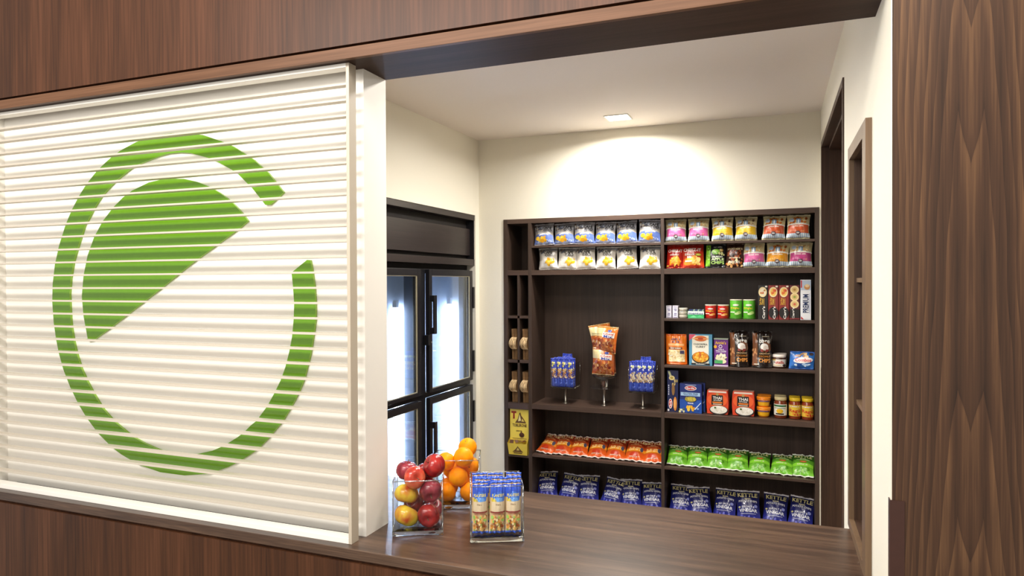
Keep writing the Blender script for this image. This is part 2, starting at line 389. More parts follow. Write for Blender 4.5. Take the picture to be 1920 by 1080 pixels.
# copies of a thing with its parts
def dup(root, name=None):
    r = root.copy(); COL.objects.link(r)
    for ch in list(root.children):
        c = ch.copy(); COL.objects.link(c); c.parent = r
        for g in list(ch.children):
            d = g.copy(); COL.objects.link(d); d.parent = c
    return r
def minz(root, rot):
    m = Euler(rot).to_matrix(); lo = 9
    objs = ([root] if root.type == 'MESH' else [])+list(root.children)+[g for c in root.children for g in c.children]
    for o in objs:
        if o.type == 'MESH':
            off = Vector(o.location) if o is not root else Vector((0, 0, 0))
            for v in o.data.vertices: lo = min(lo, (m @ (v.co+off)).z)
    return lo
used = set()
def place(root, x, y, z, rot=(0, 0, 0), label=None, cat=None, group=None):
    o = root if root.name not in used else dup(root)
    used.add(o.name)
    o.location = (x, y, z-minz(root, rot)+.0004); o.rotation_euler = rot; tag(o, label, cat, group); return o
ORD = ['leftmost', 'second from the left', 'third from the left', 'fourth from the left', 'fifth from the left', 'sixth from the left', 'seventh from the left']
def ordn(i, n): return 'rightmost' if i == n-1 else ORD[i]

# ================================================================== STRUCTURE
YF = 1.6035; ZC = .922; YC = 3.8875; XR = .222; HZ = 2.2965; CZ = 2.557
struct('floor', [(-4, 3, -2.5, 5, -.05, 0)], MT['floor'])
struct('ceiling', [(-2.1, .9, 1.82, 4.4, CZ, CZ+.05)], MT['ceil'])
struct('wall_back', [(-2.1, -1.566, YC+.006, 4.3, 0, CZ), (-1.566, .215, YC+.006, 4.3, 2.056, CZ), (.2152, .9, YC+.006, 4.3, 0, CZ)], MT['wall'])
# right wall with two recesses
struct('wall_right', [(XR, .2243, 1.5856, YF, 0, CZ), (XR, .8, YF, 1.90, 0, CZ), (XR, .8, 1.90, 2.292, 2.052, CZ), (XR, .8, 1.90, 2.292, 0, .905), (XR, .8, 2.292, 2.62, 0, CZ),
                      (XR, .8, 2.62, 3.78, 2.357, CZ), (XR, .8, 3.78, YC+.006, 0, CZ), (.56, .8, 1.90, 2.292, .905, 2.052), (.56, .8, 2.62, 3.78, 0, 2.357)], MT['wall'])
# front wall, white board behind the louvres; its end is the left jamb of the opening
struct('wall_front', [(-2.713, -1.1234, 1.698, 1.8195, ZC, 2.2965), (-3.6, -2.713, 1.6675, 1.8195, ZC, 2.2965)], MT['white'])
struct('trim_1', [(-3.6, XR, YF, 1.618, HZ, 2.328)], MT['trim'], .0008); struct('trim_4', [(-3.6, XR, 1.6182, 1.8195, HZ+.0004, 2.328)], MT['under'], 0)     # header board; underside piece has its shade put into a darker wood colour
hd = struct('wall_front_upper', [(-3.6, .224, YF, 1.8195, 2.335, 3.3), (-3.6, .224, YF+.02, 1.8195, 2.328, 2.335)], MT['facade'])
hd.name = 'wall_header'
struct('wall_base', [(-3.6, .224, YF, 1.70, 0, .884), (-3.6, .224, YF+.012, 1.70, .884, .893)], MT['facade'])
struct('wall_panel', [(.2245, 2.4, 1.585, YF, 0, 3.3)], MT['flame'])
struct('trim_2', [(.2200, .247, 1.5825, 1.5848, 0, 1.217), (.2200, .2218, 1.5848, 1.6035, 0, 1.217)], MT['guard'])
# dark track line in front of the board at the counter
struct('trim_3', [(-2.66, -1.16, 1.684, 1.6975, ZC, ZC+.004)], MT['slot'])

# left wall, slightly turned, with the cooler alcove
LW = (-1.7327, YC, 0); LR = (0, 0, -.0258)
def lstruct(name, boxes, mat):
    o = struct(name, boxes, mat); o.location = LW; o.rotation_euler = LR; return o
lstruct('wall_left', [(-.12, 0, -2.12, .03, 2.085, CZ), (-.12, 0, -.0485, .03, 0, 2.085), (-.12, 0, -2.12, -1.32, 0, 2.085),
                      (-.72, -.68, -1.32, -.0485, 0, 2.085), (-.68, -.12, -.046, -.03, 0, 2.085), (-.68, -.12, -1.34, -1.32, 0, 2.085)], MT['wall'])
# louvred soffit of the alcove
sf = empty('cooler_valance', LW, LR, 'dark brown slatted valance panel closing the alcove above the glass door cooler', 'valance')
bx('top_rail', -.10, -.004, -1.318, -.05, 2.052, 2.084, MT['soffit'], sf, .001)
bx('recess_board', -.12, -.06, -1.318, -.0487, 1.80, 2.051, MT['slot'], sf)
bx('panel', -.055, -.035, -1.318, -.056, 1.836, 2.0, MT['soffit'], sf, .001)
bx('bottom_rail', -.10, -.006, -1.318, -.05, 1.774, 1.812, MT['soffit'], sf, .001)
bx('end_bracket', -.12, -.008, -.0555, -.0487, 1.8125, 2.0515, MT['black'], sf)
bx('lower_board', -.12, -.058, -1.318, -.0487, 1.7465, 1.7735, MT['slot'], sf)

# ================================================================== COUNTER
m = MB(); pl = [(-3.6, YF), (XR-.0008, YF), (XR-.0008, 2.2693), (-1.765, 2.2693), (-1.765, 1.8192), (-3.6, 1.8192)]
m.v = [(x, y, .893) for x, y in pl]+[(x, y, ZC-.0002) for x, y in pl]; m.f = [(5, 4, 3, 2, 1, 0), (6, 7, 8, 9, 10, 11)]+[(i, (i+1) % 6, 6+(i+1) % 6, 6+i) for i in range(6)]; m.sm = [False]*8
ct = build('countertop', m, MT['counter'], None, .0015)
tag(ct, 'long walnut laminate serving countertop under the opening', 'counter')

# ================================================================== LOUVRED SCREEN
ls = empty('louvered_screen', (-1.9, 1.65, ZC), (0, 0, 0), 'large white louvred sliding screen standing on the counter in front of the green emblem', 'screen')
ls.location = (0, 0, 0)
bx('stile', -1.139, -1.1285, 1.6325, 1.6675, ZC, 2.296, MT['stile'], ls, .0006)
bx('stile', -2.78, -2.7131, 1.6325, 1.667, ZC, 2.296, MT['white'], ls, .0006)
bx('top_rail', -2.713, -1.139, 1.6325, 1.6675, 2.284, 2.296, MT['white'], ls, .0006)
bx('bottom_rail', -2.713, -1.139, 1.6325, 1.6675, ZC, .938, MT['white'], ls, .0006)
sl = bx('slat', -2.713, -1.139, 1.637, 1.662, -.003, .003, MT['slat'], ls, .0006); sl.location = (0, 0, 2.238)
for k in range(1, 29):
    s2 = sl.copy(); COL.objects.link(s2); s2.location = (0, 0, 2.238-.0448*k)

RING = [(-1.729,2.151),(-1.651,2.124),(-1.603,2.104),(-1.555,2.076),(-1.524,2.058),(-1.490,2.030),(-1.467,2.013),(-1.440,1.983),(-1.424,1.966),(-1.408,1.949),(-1.424,1.937),(-1.460,1.913),(-1.479,1.914),(-1.498,1.935),(-1.529,1.968),(-1.546,1.982),(-1.584,2.015),(-1.609,2.030),(-1.664,2.058),(-1.709,2.076),(-1.784,2.097),(-1.827,2.102),(-1.878,2.102),(-1.922,2.096),(-2.007,2.077),(-2.053,2.062),(-2.117,2.029),(-2.143,2.012),(-2.182,1.984),(-2.199,1.969),(-2.230,1.936),(-2.257,1.900),(-2.277,1.878),(-2.314,1.800),(-2.336,1.749),(-2.351,1.690),(-2.358,1.635),(-2.356,1.583),(-2.352,1.528),(-2.340,1.469),(-2.326,1.424),(-2.302,1.369),(-2.276,1.329),(-2.244,1.286),(-2.198,1.234),(-2.146,1.194),(-2.056,1.146),(-2.001,1.128),(-1.915,1.107),(-1.854,1.101),(-1.810,1.102),(-1.762,1.112),(-1.700,1.128),(-1.654,1.147),(-1.594,1.181),(-1.569,1.198),(-1.543,1.221),(-1.520,1.237),(-1.477,1.286),(-1.449,1.328),(-1.424,1.370),(-1.406,1.411),(-1.391,1.458),(-1.380,1.504),(-1.373,1.562),(-1.371,1.608),(-1.375,1.659),(-1.380,1.702),(-1.322,1.740),(-1.310,1.739),(-1.302,1.699),(-1.295,1.653),(-1.292,1.597),(-1.293,1.557),(-1.302,1.506),(-1.312,1.455),(-1.325,1.414),(-1.336,1.377),(-1.355,1.340),(-1.371,1.312),(-1.398,1.272),(-1.419,1.243),(-1.439,1.222),(-1.480,1.180),(-1.517,1.148),(-1.553,1.125),(-1.595,1.101),(-1.640,1.079),(-1.718,1.051),(-1.820,1.036),(-1.927,1.036),(-2.022,1.051),(-2.108,1.080),(-2.153,1.101),(-2.219,1.144),(-2.275,1.194),(-2.318,1.242),(-2.358,1.299),(-2.393,1.361),(-2.416,1.420),(-2.429,1.467),(-2.441,1.527),(-2.448,1.604),(-2.445,1.669),(-2.432,1.741),(-2.409,1.809),(-2.377,1.877),(-2.359,1.907),(-2.338,1.939),(-2.303,1.983),(-2.275,2.013),(-2.254,2.032),(-2.220,2.060),(-2.189,2.081),(-2.145,2.107),(-2.099,2.128),(-2.023,2.152),(-1.937,2.166),(-1.866,2.168),(-1.808,2.164)]
LEAF = [(-2.265,1.467),(-2.287,1.555),(-2.295,1.626),(-2.285,1.700),(-2.264,1.770),(-2.230,1.835),(-2.186,1.890),(-2.135,1.935),(-2.088,1.967),(-2.045,1.988),(-1.968,2.011),(-1.891,2.020),(-1.812,2.014),(-1.756,2.001),(-1.701,1.981),(-1.660,1.960),(-1.624,1.937),(-1.596,1.915),(-1.567,1.888),(-1.547,1.866),(-1.582,1.844),(-1.783,1.735),(-1.909,1.659),(-2.153,1.518),(-2.242,1.470)]
em = empty('wall_emblem', (0, 1.698, 0), (0, 0, 0), 'green acrylic emblem of a broken ring round a half leaf, behind the white louvres', 'emblem')
for nm, pts in (('ring', RING), ('leaf', LEAF)):
    b = bmesh.new(); f = b.faces.new([b.verts.new((x, -.0102, z)) for x, z in pts])
    b.normal_update()
    if f.normal.y > 0: f.normal_flip()
    r = bmesh.ops.inset_region(b, faces=[f], thickness=.005, depth=.002)
    for e in r['faces']: e.material_index = 1
    ex = bmesh.ops.extrude_edge_only(b, edges=[e for e in b.edges if e.is_boundary])
    vs = [v for v in ex['geom'] if isinstance(v, bmesh.types.BMVert)]
    for v in vs: v.co.y = -.0002
    for g in ex['geom']:
        if isinstance(g, bmesh.types.BMFace): g.material_index = 1
    bmesh.ops.triangulate(b, faces=[q for q in b.faces if len(q.verts) > 4])
    me = bpy.data.meshes.new(nm); b.to_mesh(me); b.free(); me.materials.append(MT['green']); me.materials.append(MT['greenedge'])
    o = bpy.data.objects.new(nm, me); COL.objects.link(o); o.parent = em

# ================================================================== NICHES IN THE RIGHT WALL
n2 = empty('niche_shelf', (XR, 2.09, .905), (0, 0, 0), 'narrow walnut framed shelf niche let into the white right wall above the counter end', 'shelf')
def nb(name, x0, x1, y0, y1, z0, z1, mat='niche', par=n2, bevel=.0006):
    l = par.location; return bx(name, x0-l[0], x1-l[0], y0-l[1], y1-l[1], z0-l[2], z1-l[2], MT[mat], par, bevel)
nb('frame', .2072, XR-.0003, 1.879, 1.945, ZC+.0005, 2.072, 'nichetrim'); nb('frame', .2072, XR-.0003, 2.275, 2.31, ZC+.0005, 2.072, 'nichetrim')
nb('frame', .2072, XR-.0003, 1.945, 2.275, 2.034, 2.072, 'nichetrim'); nb('frame', .2072, XR-.0003, 1.945, 2.275, ZC+.0005, .95, 'nichetrim')
nb('side_panel', XR, .54, 1.9005, 1.945, .93, 2.05); nb('side_panel', XR, .54, 2.275, 2.2915, .93, 2.05)
nb('top_panel', XR, .54, 1.945, 2.275, 2.034, 2.05); nb('bottom_panel', XR, .54, 1.945, 2.275, .93, .949)
nb('back_panel', .54, .555, 1.9005, 2.2915, .93, 2.05)
for z in (1.665, 1.300): nb('shelf', .227, .54, 1.9451, 2.2749, z, z+.013, 'nichetrim')
n1 = empty('doorway_lining', (XR, 3.2, 0), (0, 0, 0), 'tall dark walnut lined recess in the white right wall beside the snack cabinet', 'recess')
nb('frame', .2165, XR+.03, 2.6005, 2.622, 0.0, 2.372, 'niche', n1); nb('frame', .2165, XR+.03, 3.765, 3.781, 0.0, 2.372, 'niche', n1)
nb('frame', .2165, XR+.03, 2.622, 3.765, 2.345, 2.372, 'niche', n1)
for p in (('side_panel', .252, .55, 3.765, 3.779), ('side_panel', .252, .55, 2.6215, 2.64), ('back_panel', .54, .555, 2.64, 3.765)): nb(*p, 0.0, 2.345, 'niche', n1)
nb('top_panel', .252, .54, 2.64, 3.765, 2.33, 2.345, 'niche', n1)
nb('kick_board', .2158, .2164, 3.765, 3.79, 0.0, 1.228, 'niche', n1)

# ================================================================== SNACK CABINET
cab = empty('snack_cabinet', (-.675, YC, 0), (0, 0, 0), 'built-in dark stained open shelving cabinet stocked with snacks in the back wall', 'cabinet')
YB = YC+.255
def cb(name, x0, x1, z0, z1, y0=YC, y1=YB, mat='shelf', bevel=.0008):
    return bx(name, x0+.675, x1+.675, y0-YC, y1-YC, z0, z1, MT[mat], cab, bevel)
cb('side_panel', -1.5655, -1.54, 0.0, 2.0555); cb('side_panel', .194, .2148, 0.0, 2.0555)
cb('top_panel', -1.54, .194, 2.028, 2.0555, mat='shelfx'); cb('back_panel', -1.56, .21, 0.0, 2.05, YB+.0003, YB+.01, bevel=0)
cb('divider', -1.405, -1.383, .33, 2.028, YC+.001); cb('divider', -.605, -.587, .33, 2.028, YC+.001)
Y1 = YC+.0015
for n_, x0, x1, z0, z1 in (('shelf', -1.383, -.605, 1.878, 1.891), ('shelf', -.587, .194, 1.878, 1.891), ('shelf', -1.383, -.605, 1.712, 1.742),
    ('shelf', -.587, .194, 1.712, 1.742), ('shelf', -1.54, -1.405, 1.712, 1.742), ('shelf', -.587, .194, 1.447, 1.462), ('shelf', -.587, .194, 1.183, 1.198),
    ('shelf', -.587, .194, .897, .927), ('shelf', -1.383, -.605, .897, .927), ('shelf', -1.54, -1.405, .889, .929), ('shelf', -1.383, -.605, .605, .620),
    ('shelf', -.587, .194, .605, .620), ('shelf', -1.54, -1.405, .594, .6098), ('bottom_panel', -1.54, .194, .30, .33)):
    cb(n_, x0, x1, z0, z1, Y1, mat='shelfx')
for z0, z1 in ((.929, 1.174), (1.1925, 1.447), (1.4632, 1.712)): cb('divider', -1.476, -1.462, z0, z1, Y1)
for x0, x1 in ((-1.54, -1.476), (-1.462, -1.405)):
    cb('shelf', x0, x1, 1.4472, 1.4630, Y1, mat='shelfx'); cb('shelf', x0, x1, 1.1743, 1.1922, Y1, mat='shelfx')

# ================================================================== COOLER
fr = empty('glass_door_cooler', LW, LR, 'black upright cooler with four lit glass doors in the left wall alcove', 'cooler')
def fb(name, x0, x1, s0, s1, z0, z1, mat, par=fr, bevel=0, label=None): return bx(name, x0, x1, s0, s1, z0, z1, MT[mat], par, bevel, label=label)
m = MB(); m.box(-.66, -.055, -.082, -.070, .02, 1.745).box(-.66, -.055, -1.30, -1.288, .02, 1.745).box(-.66, -.64, -1.288, -.082, .02, 1.745)
m.box(-.64, -.055, -1.288, -.082, 1.728, 1.745).box(-.64, -.055, -1.288, -.082, .02, .16)
build('cabinet', m, MT['blackm'], fr, .001)
m = MB().box(-.055, -.03, -.705, -.618, .02, 1.745).box(-.055, -.03, -1.30, -.07, 1.04, 1.072).box(-.055, -.03, -1.30, -.07, 1.72, 1.745)
build('face_frame', m, MT['black'], fr, .001)
fb('back_liner', -.639, -.60, -1.286, -.084, .17, 1.725, 'coolwhite')
fb('side_liner', -.088, -.056, -.106, -.084, .17, 1.725, 'coolgrey'); fb('side_liner', -.60, -.088, -.102, -.084, .17, 1.725, 'coolside')
fb('side_liner', -.12, -.056, -.690, -.655, .17, 1.725, 'coolgrey'); fb('side_liner', -.60, -.12, -.684, -.655, .17, 1.725, 'coolside')
for s, x in ((-.128, -.14), (-.712, -.158)):
    m = MB().tube([(x, s, .25), (x, s, 1.535)], .013, 12); build('light_tube', m, MT['tube'], fr)
    fb('tube_cap', x-.012, x+.012, s-.012, s+.012, 1.536, 1.575, 'coolwhite')
for z in (.45, .75, 1.25, 1.5):
    for s0, s1 in ((-.64, -.16), (-1.28, -.74)):
        m = MB()
        for k in range(12): x = -.55+k*.028; m.tube([(x, s0+.02, z), (x, s1, z)], .0018, 5)
        m.tube([(-.55, s0+.02, z-.003), (-.22, s0+.02, z-.003)], .003, 5).tube([(-.55, s1, z-.003), (-.22, s1, z-.003)], .003, 5)
        build('wire_shelf', m, MT['steel'], fr)
for (s0, s1) in ((-.616, -.082), (-1.25, -.707)):
    for (z0, z1) in ((1.070, 1.741), (.36, 1.040)):
        t, g0, g1 = .031, z0+(.018 if z0 > 1 else .03), z1-.034
        m = MB().box(-.029, 0.0-.004, s0, s0+t, z0, z1).box(-.029, -.004, s1-t, s1, z0, z1).box(-.029, -.004, s0+t, s1-t, g1, z1).box(-.029, -.004, s0+t, s1-t, z0, g0)
        d = build('door', m, MT['blackm'], fr, .0015)
        fb('glass', -.020, -.014, s0+t, s1-t, g0, g1, 'doorglass', d)
        m = MB(); e = .004
        m.box(-.0135, -.008, s0+t, s1-t, g1-e, g1).box(-.0135, -.008, s0+t, s1-t, g0, g0+e).box(-.0135, -.008, s1-t-e*2, s1-t, g0, g1)
        build('gasket', m, MT['brass'], d)
        if s0 > -.7:
            hz = (1.39, 1.60) if z0 > 1 else (.70, .91)
            h = MB().box(-.004, .022, s0+.002, s0+.016, hz[0], hz[0]+.035).box(-.004, .022, s0+.002, s0+.016, hz[1]-.035, hz[1]).box(.016, .026, s0+.002, s0+.03, hz[0], hz[1])
            build('handle', h, MT['black'], d, .001)
            for hh in ((z1-.10, z1-.23), (z0+.18, z0+.05)): fb('hinge', -.02, .002, s1, s1+.018, hh[1], hh[0], 'blackm', d, .001)
fb('lock', -.03, .006, -.645, -.608, 1.33, 1.385, 'black', fr, .001); build('lock_cylinder', MB().tube([(.006, -.612, 1.345), (.009, -.612, 1.345)], .005, 10), MT['steel'], fr)
# stock seen through the cooler doors
mp = MB().box(-.50, -.28, -.2, 0, 0, .035); mp.v = [(x+.5, y+.1, z) for x, y, z in mp.v]
def stock(x, s, z, mat, label, sc=(1, 1, 1)):
    p = Matrix.Rotation(-.0258, 3, 'Z') @ Vector((x, s, 0))
    o = build('food_pack', MB().lathe([(.085, 0), (.09, .01), (.09, .03), (.07, .045), (.02, .052)], 14, sx=sc[0], sy=sc[1]), MT[mat], None, .001)
    o.location = (LW[0]+p.x, LW[1]+p.y, z); o.rotation_euler = LR; tag(o, label, 'food pack'); return o
stock(-.42, -.82, .7535, 'red', 'red wrapped food pack behind the lower left cooler door, lower of two')
stock(-.42, -.82, .8065, 'red', 'red wrapped food pack behind the lower left cooler door, upper of two', (.9, .9, 1))
stock(-.40, -.76, 1.2535, 'kraft', 'tan food pack on a wire shelf behind the upper left cooler door')

# ================================================================== DOWNLIGHT
dl = empty('recessed_downlight', (-.79, 3.625, CZ), (0, 0, 0), 'small square recessed ceiling downlight close to the back wall', 'light')
m = MB().box(-.066, .066, .055, .062, -.004, 0).box(-.066, .066, -.062, -.055, -.004, 0).box(-.066, -.058, -.055, .055, -.004, 0).box(.058, .066, -.055, .055, -.004, 0)
build('trim_ring', m, MT['white'], dl, .0006)
bx('lens', -.058, .058, -.055, .055, -.0025, -.0005, MT['lens'], dl)
#ITEMS
# ================================================================== GLASS VASES AND FRUIT
def vase(name, ox, oy, ang, W, D, H, label):
    v = empty(name, (ox, oy, ZC+.0004), (0, 0, R(ang)), label, 'vase'); t = .0055
    m = MB().box(0, W, 0, t, .009, H).box(0, W, D-t, D, .009, H).box(0, t, t, D-t, .009, H).box(W-t, W, t, D-t, .009, H)
    # thin panes only: one skin per wall
    def pane(x0, y0, x1, y1): n = len(q.v); q.v += [(x0, y0, .009), (x1, y1, .009), (x1, y1, H-.002), (x0, y0, H-.002)]; q.f.append((n, n+1, n+2, n+3)); q.sm.append(False)
    q = MB(); g = .0004
    pane(g, g, W-g, g); pane(W-g, g, W-g, D-g); pane(W-g, D-g, g, D-g); pane(g, D-g, g, g)
    build('wall', q, MT['vase'], v)
    # thick moulded base, domed inside
    n = 10; vs = []; fs = []
    for j in range(n+1):
        for i in range(n+1):
            x, y = W*i/n, D*j/n; e = max(abs(2*i/n-1), abs(2*j/n-1)); vs.append((x, y, .0135+.0035*(1-e**3)))
    for j in range(n):
        for i in range(n): a = j*(n+1)+i; fs.append((a, a+1, a+n+2, a+n+1))
    b = len(vs); rim = [i for i in range(n+1)]+[(n+1)*(j+1)-1 for j in range(1, n+1)]+[(n+1)*n+i for i in range(n-1, -1, -1)]+[(n+1)*j for j in range(n-1, 0, -1)]
    vs += [(vs[i][0], vs[i][1], 0) for i in rim]; L = len(rim)
    for k in range(L): k2 = (k+1) % L; fs.append((rim[k2], rim[k], b+k, b+k2))
    fs.append(tuple(b+k for k in range(L-1, -1, -1)))
    mb = MB(); mb.v = vs; mb.f = fs; mb.sm = [False]*len(fs); build('base', mb, MT['base'], v, .0015)
    m = MB(); r = .0026
    for c in ((r, r), (W-r, r), (W-r, D-r), (r, D-r)): m.tube([(c[0], c[1], .009), (c[0], c[1], H-.001)], r*.85, 8)
    build('corner_edge', m, MT['rim'], v)
    m = MB(); z = H-.0015; cs = [(r, r, z), (W-r, r, z), (W-r, D-r, z), (r, D-r, z)]
    for i in range(4): m.tube([cs[i], cs[(i+1) % 4]], r*.8, 8)
    build('rim', m, MT['rim'], v); return v
vase('glass_vase', -1.053, 1.727, 25.4, .150, .140, .162, 'square clear glass vase filled with apples beside the white wall end')
vase('glass_vase', -1.054, 1.984, 22, .155, .145, .160, 'square clear glass vase filled with oranges, standing farthest back')
vase('glass_vase', -.816, 1.760, 25, .156, .156, .162, 'square clear glass vase holding blue topped nut packets')
def fruit(kind, r, mat, seed, squash=1):
    rd = random.Random(seed); n, m = 28, 18; vs = []; fs = []; ph = rd.uniform(0, 6); apple = kind == 'apple'
    for j in range(m+1):
        t = pi*j/m
        for i in range(n):
            a = 2*pi*i/n
            if apple:
                rr = r*(1+.035*cos(5*a+ph)*(1-cos(t))/2*.8+.03*cos(2*a+ph)); x = rr*sin(t)**.92*(1.0+.08*cos(t)); z = r*(.93*cos(t)-.30*math.exp(-(sin(t)/.30)**2)*(1 if cos(t) > 0 else -.65))*squash
            else: rr = r*(1+.012*cos(3*a+ph)); x = rr*sin(t); z = r*.97*cos(t)-.05*r*math.exp(-(sin(t)/.12)**2)*(1 if cos(t) > 0 else 0)
            vs.append((x*cos(a), x*sin(a), z))
    for j in range(m):
        for i in range(n): i2 = (i+1) % n; fs.append((j*n+i, (j+1)*n+i, (j+1)*n+i2, j*n+i2))
    mb = MB(); mb.v = vs; mb.f = fs; mb.sm = [True]*len(fs)
    root = empty(kind)
    build('skin', mb, MT[mat], root)
    if apple:
        build('stem', MB().tube([(0, 0, r*.55*squash), (.001, 0, r*.8*squash), (.004, .001, r*1.05*squash)], [.0011, .001, .0016], 6), MT['stem'], root)
        build('blossom_end', MB().lathe([(.0001, -r*.72*squash), (.004, -r*.76*squash), (.0035, -r*.80*squash)], 8), MT['stem'], root)
    else: build('stem_button', MB().lathe([(.0035, r*.905), (.003, r*.93), (.0001, r*.935)], 8), MT['stem'], root)
    return root
AP = [(-1.0591,1.8237,1.0866,.030,'apple_plum',(-5,4,0),'plum red apple at the back left of the vase top'), (-1.0114,1.7877,1.0799,.031,'apple_pink',(60,70,20),'rosy orange-red apple lying across the front of the vase top'),
 (-.9713,1.8400,1.1058,.033,'apple_red',(35,-55,10),'shiny dark red apple, highest in the glass vase'), (-1.0169,1.8604,1.0707,.029,'apple_red',(50,20,0),'dark red apple half hidden behind the two top apples'),
 (-1.0424,1.7944,1.0260,.0325,'apple_yellow',(160,15,40),'yellow apple blushed red below, upper of the two yellow ones'), (-.9708,1.8139,1.0377,.0325,'apple_plum',(115,0,28),'deep red apple at the right of the vase under the highest apple'),
 (-1.0347,1.7783,.9645,.0325,'apple_yellow',(25,-25,200),'yellow apple with red flush on the vase floor, lower of the two yellow ones'), (-.9743,1.8070,.9645,.0325,'apple_red',(98,0,20),'red apple on the vase floor with its blossom end to the front'),
 (-.9941,1.8663,.9630,.031,'apple_plum',(20,30,0),'dark red apple on the vase floor behind the front right apple'), (-1.0460,1.8455,.9850,.030,'apple_red',(70,10,0),'dark red apple at the back left of the vase behind the yellow ones')]
for i, (x, y, z, r, mt, ro, lb) in enumerate(AP):
    o = fruit('apple', r*(1.14 if 'yellow' in mt else 1.06), mt, i, .86 if 'yellow' in mt else 1.0); o.location = (x, y, z+.0045); o.rotation_euler = [R(a) for a in ro]; tag(o, lb, 'apple', 'apples in the glass vase')
OR = [(-.9900,2.1191,1.0967,.0315,'orange on top of the pile in the far vase, highest of all'), (-.9777,2.0597,1.0778,.033,'large orange just below the highest one at the vase front'), (-.9929,2.0497,1.0130,.032,'orange pressed against the vase front at mid height'),
 (-1.0369,2.0459,1.0612,.031,'orange at the upper left front of the far vase'), (-1.0280,2.0344,.9630,.031,'orange at the lower left front on the vase floor'), (-.9811,2.1186,1.0333,.031,'orange at the right back below the highest one'),
 (-.9585,2.0625,.9630,.031,'orange at the lower right front on the vase floor'), (-1.0374,2.0915,1.0221,.030,'orange at mid height behind the front left oranges'), (-.9988,2.1239,.9761,.030,'orange low at the back right of the far vase'), (-1.0482,2.0922,.9630,.031,'orange low at the back left on the vase floor')]
o0 = fruit('orange', .0322, 'orange', 3)
for i, (x, y, z, r, lb) in enumerate(OR):
    o = o0 if i == 0 else dup(o0); o.location = (x, y, z+.0045); o.scale = [r/.0315]*3; o.rotation_euler = (R([35, 20, 70, 10, 130, 80, 60, 0, 20, 40][i]), R(10*i), i*1.3); tag(o, lb, 'orange', 'oranges in the far glass vase')

# ================================================================== PACK DESIGNS
GREY = 'a9a39a'
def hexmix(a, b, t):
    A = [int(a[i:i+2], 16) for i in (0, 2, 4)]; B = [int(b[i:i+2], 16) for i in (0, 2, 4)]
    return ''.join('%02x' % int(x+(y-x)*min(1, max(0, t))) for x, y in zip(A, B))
CHIP = ['f2c230', 'e9b021', 'f8d860', 'd89a1c']
NUT = ['c98f52', 'e6c38a', '8f5a2c', 'f0dcae', 'a96d35']
def d_cape_blue(p):
    p.rect(.0, .58, 1, .985, '94949a'); p.scatter(.05, .66, .45, .95, 22, ['4c4e58', '7d8391', 'a9a294', '5b4a40'], .07, 3)
    p.rect(0, 0, 1, .40, '5f76b8'); p.ell(.5, .37, .5, .13, '5f76b8'); p.ell(.5, .10, .42, .12, 'a9b7dd'); p.words(.55, .44, .5, .07, 'f3f3f7', arch=.04)
    p.scatter(.12, .1, .62, .33, 16, CHIP, .09, 5); p.text('CAPE', .70, .80, .44, .11, '101014'); p.text('COD', .74, .67, .40, .12, '101014')
def d_cape_white(p):
    p.rect(0, .88, 1, .985, '8a898c'); p.scatter(.03, .78, .3, .97, 18, ['4c4e58', '7d8391', '9c958a', '5b4a40'], .06, 7)
    p.rect(0, 0, 1, .36, 'ece9e2'); p.ell(.5, .36, .5, .08, 'ece9e2'); p.scatter(.42, .2, .86, .46, 14, CHIP, .085, 2)
    p.text('CAPE', .55, .80, .46, .12, '101014'); p.text('COD', .60, .66, .42, .13, '101014')
def d_pop(panel, blob):
    def f(p):
        p.scatter(.12, .62, .88, .90, 34, blob, .055, 4); p.ell(.2, .78, .11, .09, 'a9b6c4'); p.rect(.41, .58, .60, .84, '7f97b0'); p.rect(.47, .60, .53, .80, 'dfe6ec')
        for k in range(9): p.ell(.06+.11*k, .55+.03*sin(k*.39), .075, .05, 'eae6dd', 10, 1)
        p.rect(.04, .17, .96, .54, panel); p.words(.5, .48, .5, .045, 'f6f0e2'); p.scatter(.1, .2, .9, .3, 6, [hexmix(panel, 'ffffff', .25), hexmix(panel, 'ffd080', .5)], .06, 8)
        p.rect(0, 0, 1, .17, 'e9eef2')
        for k in range(12): p.rect(.02+k*.083, 0, .055+k*.083, .168, '8fb0cc', 1, 3)
        p.ell(.5, .17, .10, .085, '4e4248'); p.ell(.5, .17, .07, .055, '7a6c70'); p.rect(.44, .155, .56, .185, 'e6e0da')
    return f
def d_cheez(p):
    p.text('CHEEZ-IT', .5, .73, .86, .14, 'f7f2ea', arch=.01); p.rect(.2, .52, .72, .57, 'f0d8d0', 5, 1)
    for x, y, c in ((.42, .33, 'f29a2e'), (.62, .36, 'f6ae3e'), (.32, .22, 'ec8a22'), (.52, .2, 'f7b54c'), (.72, .22, 'ee9128')):
        p.ell(x, y, .2, .17, c, 4, 3, .3+x*2)
        p.ell(x, y, .02, .02, 'b4611c', 6, 1)
    p.rect(.02, .02, .14, .08, 'f3d04a')
def d_cheez_mix(p):
    p.text('CHEEZ-IT', .46, .76, .84, .15, 'f7f2ea', arch=.01); p.text('Snack', .34, .56, .5, .10, 'f4efe4'); p.text('Mix', .36, .43, .3, .10, 'f4efe4'); p.ell(.75, .54, .13, .06, 'a8b82c'); p.ell(.75, .54, .08, .03, 'f0e070')
    p.scatter(.12, .1, .92, .40, 26, ['f4cf7a', 'f0b040', 'f8e0a8', 'e08a2a', 'e7bb62'], .11, 6); p.rect(.1, .22, .42, .28, 'fbf3d8', 3, 1); p.rect(.02, .02, .98, .07, 'd2321e')
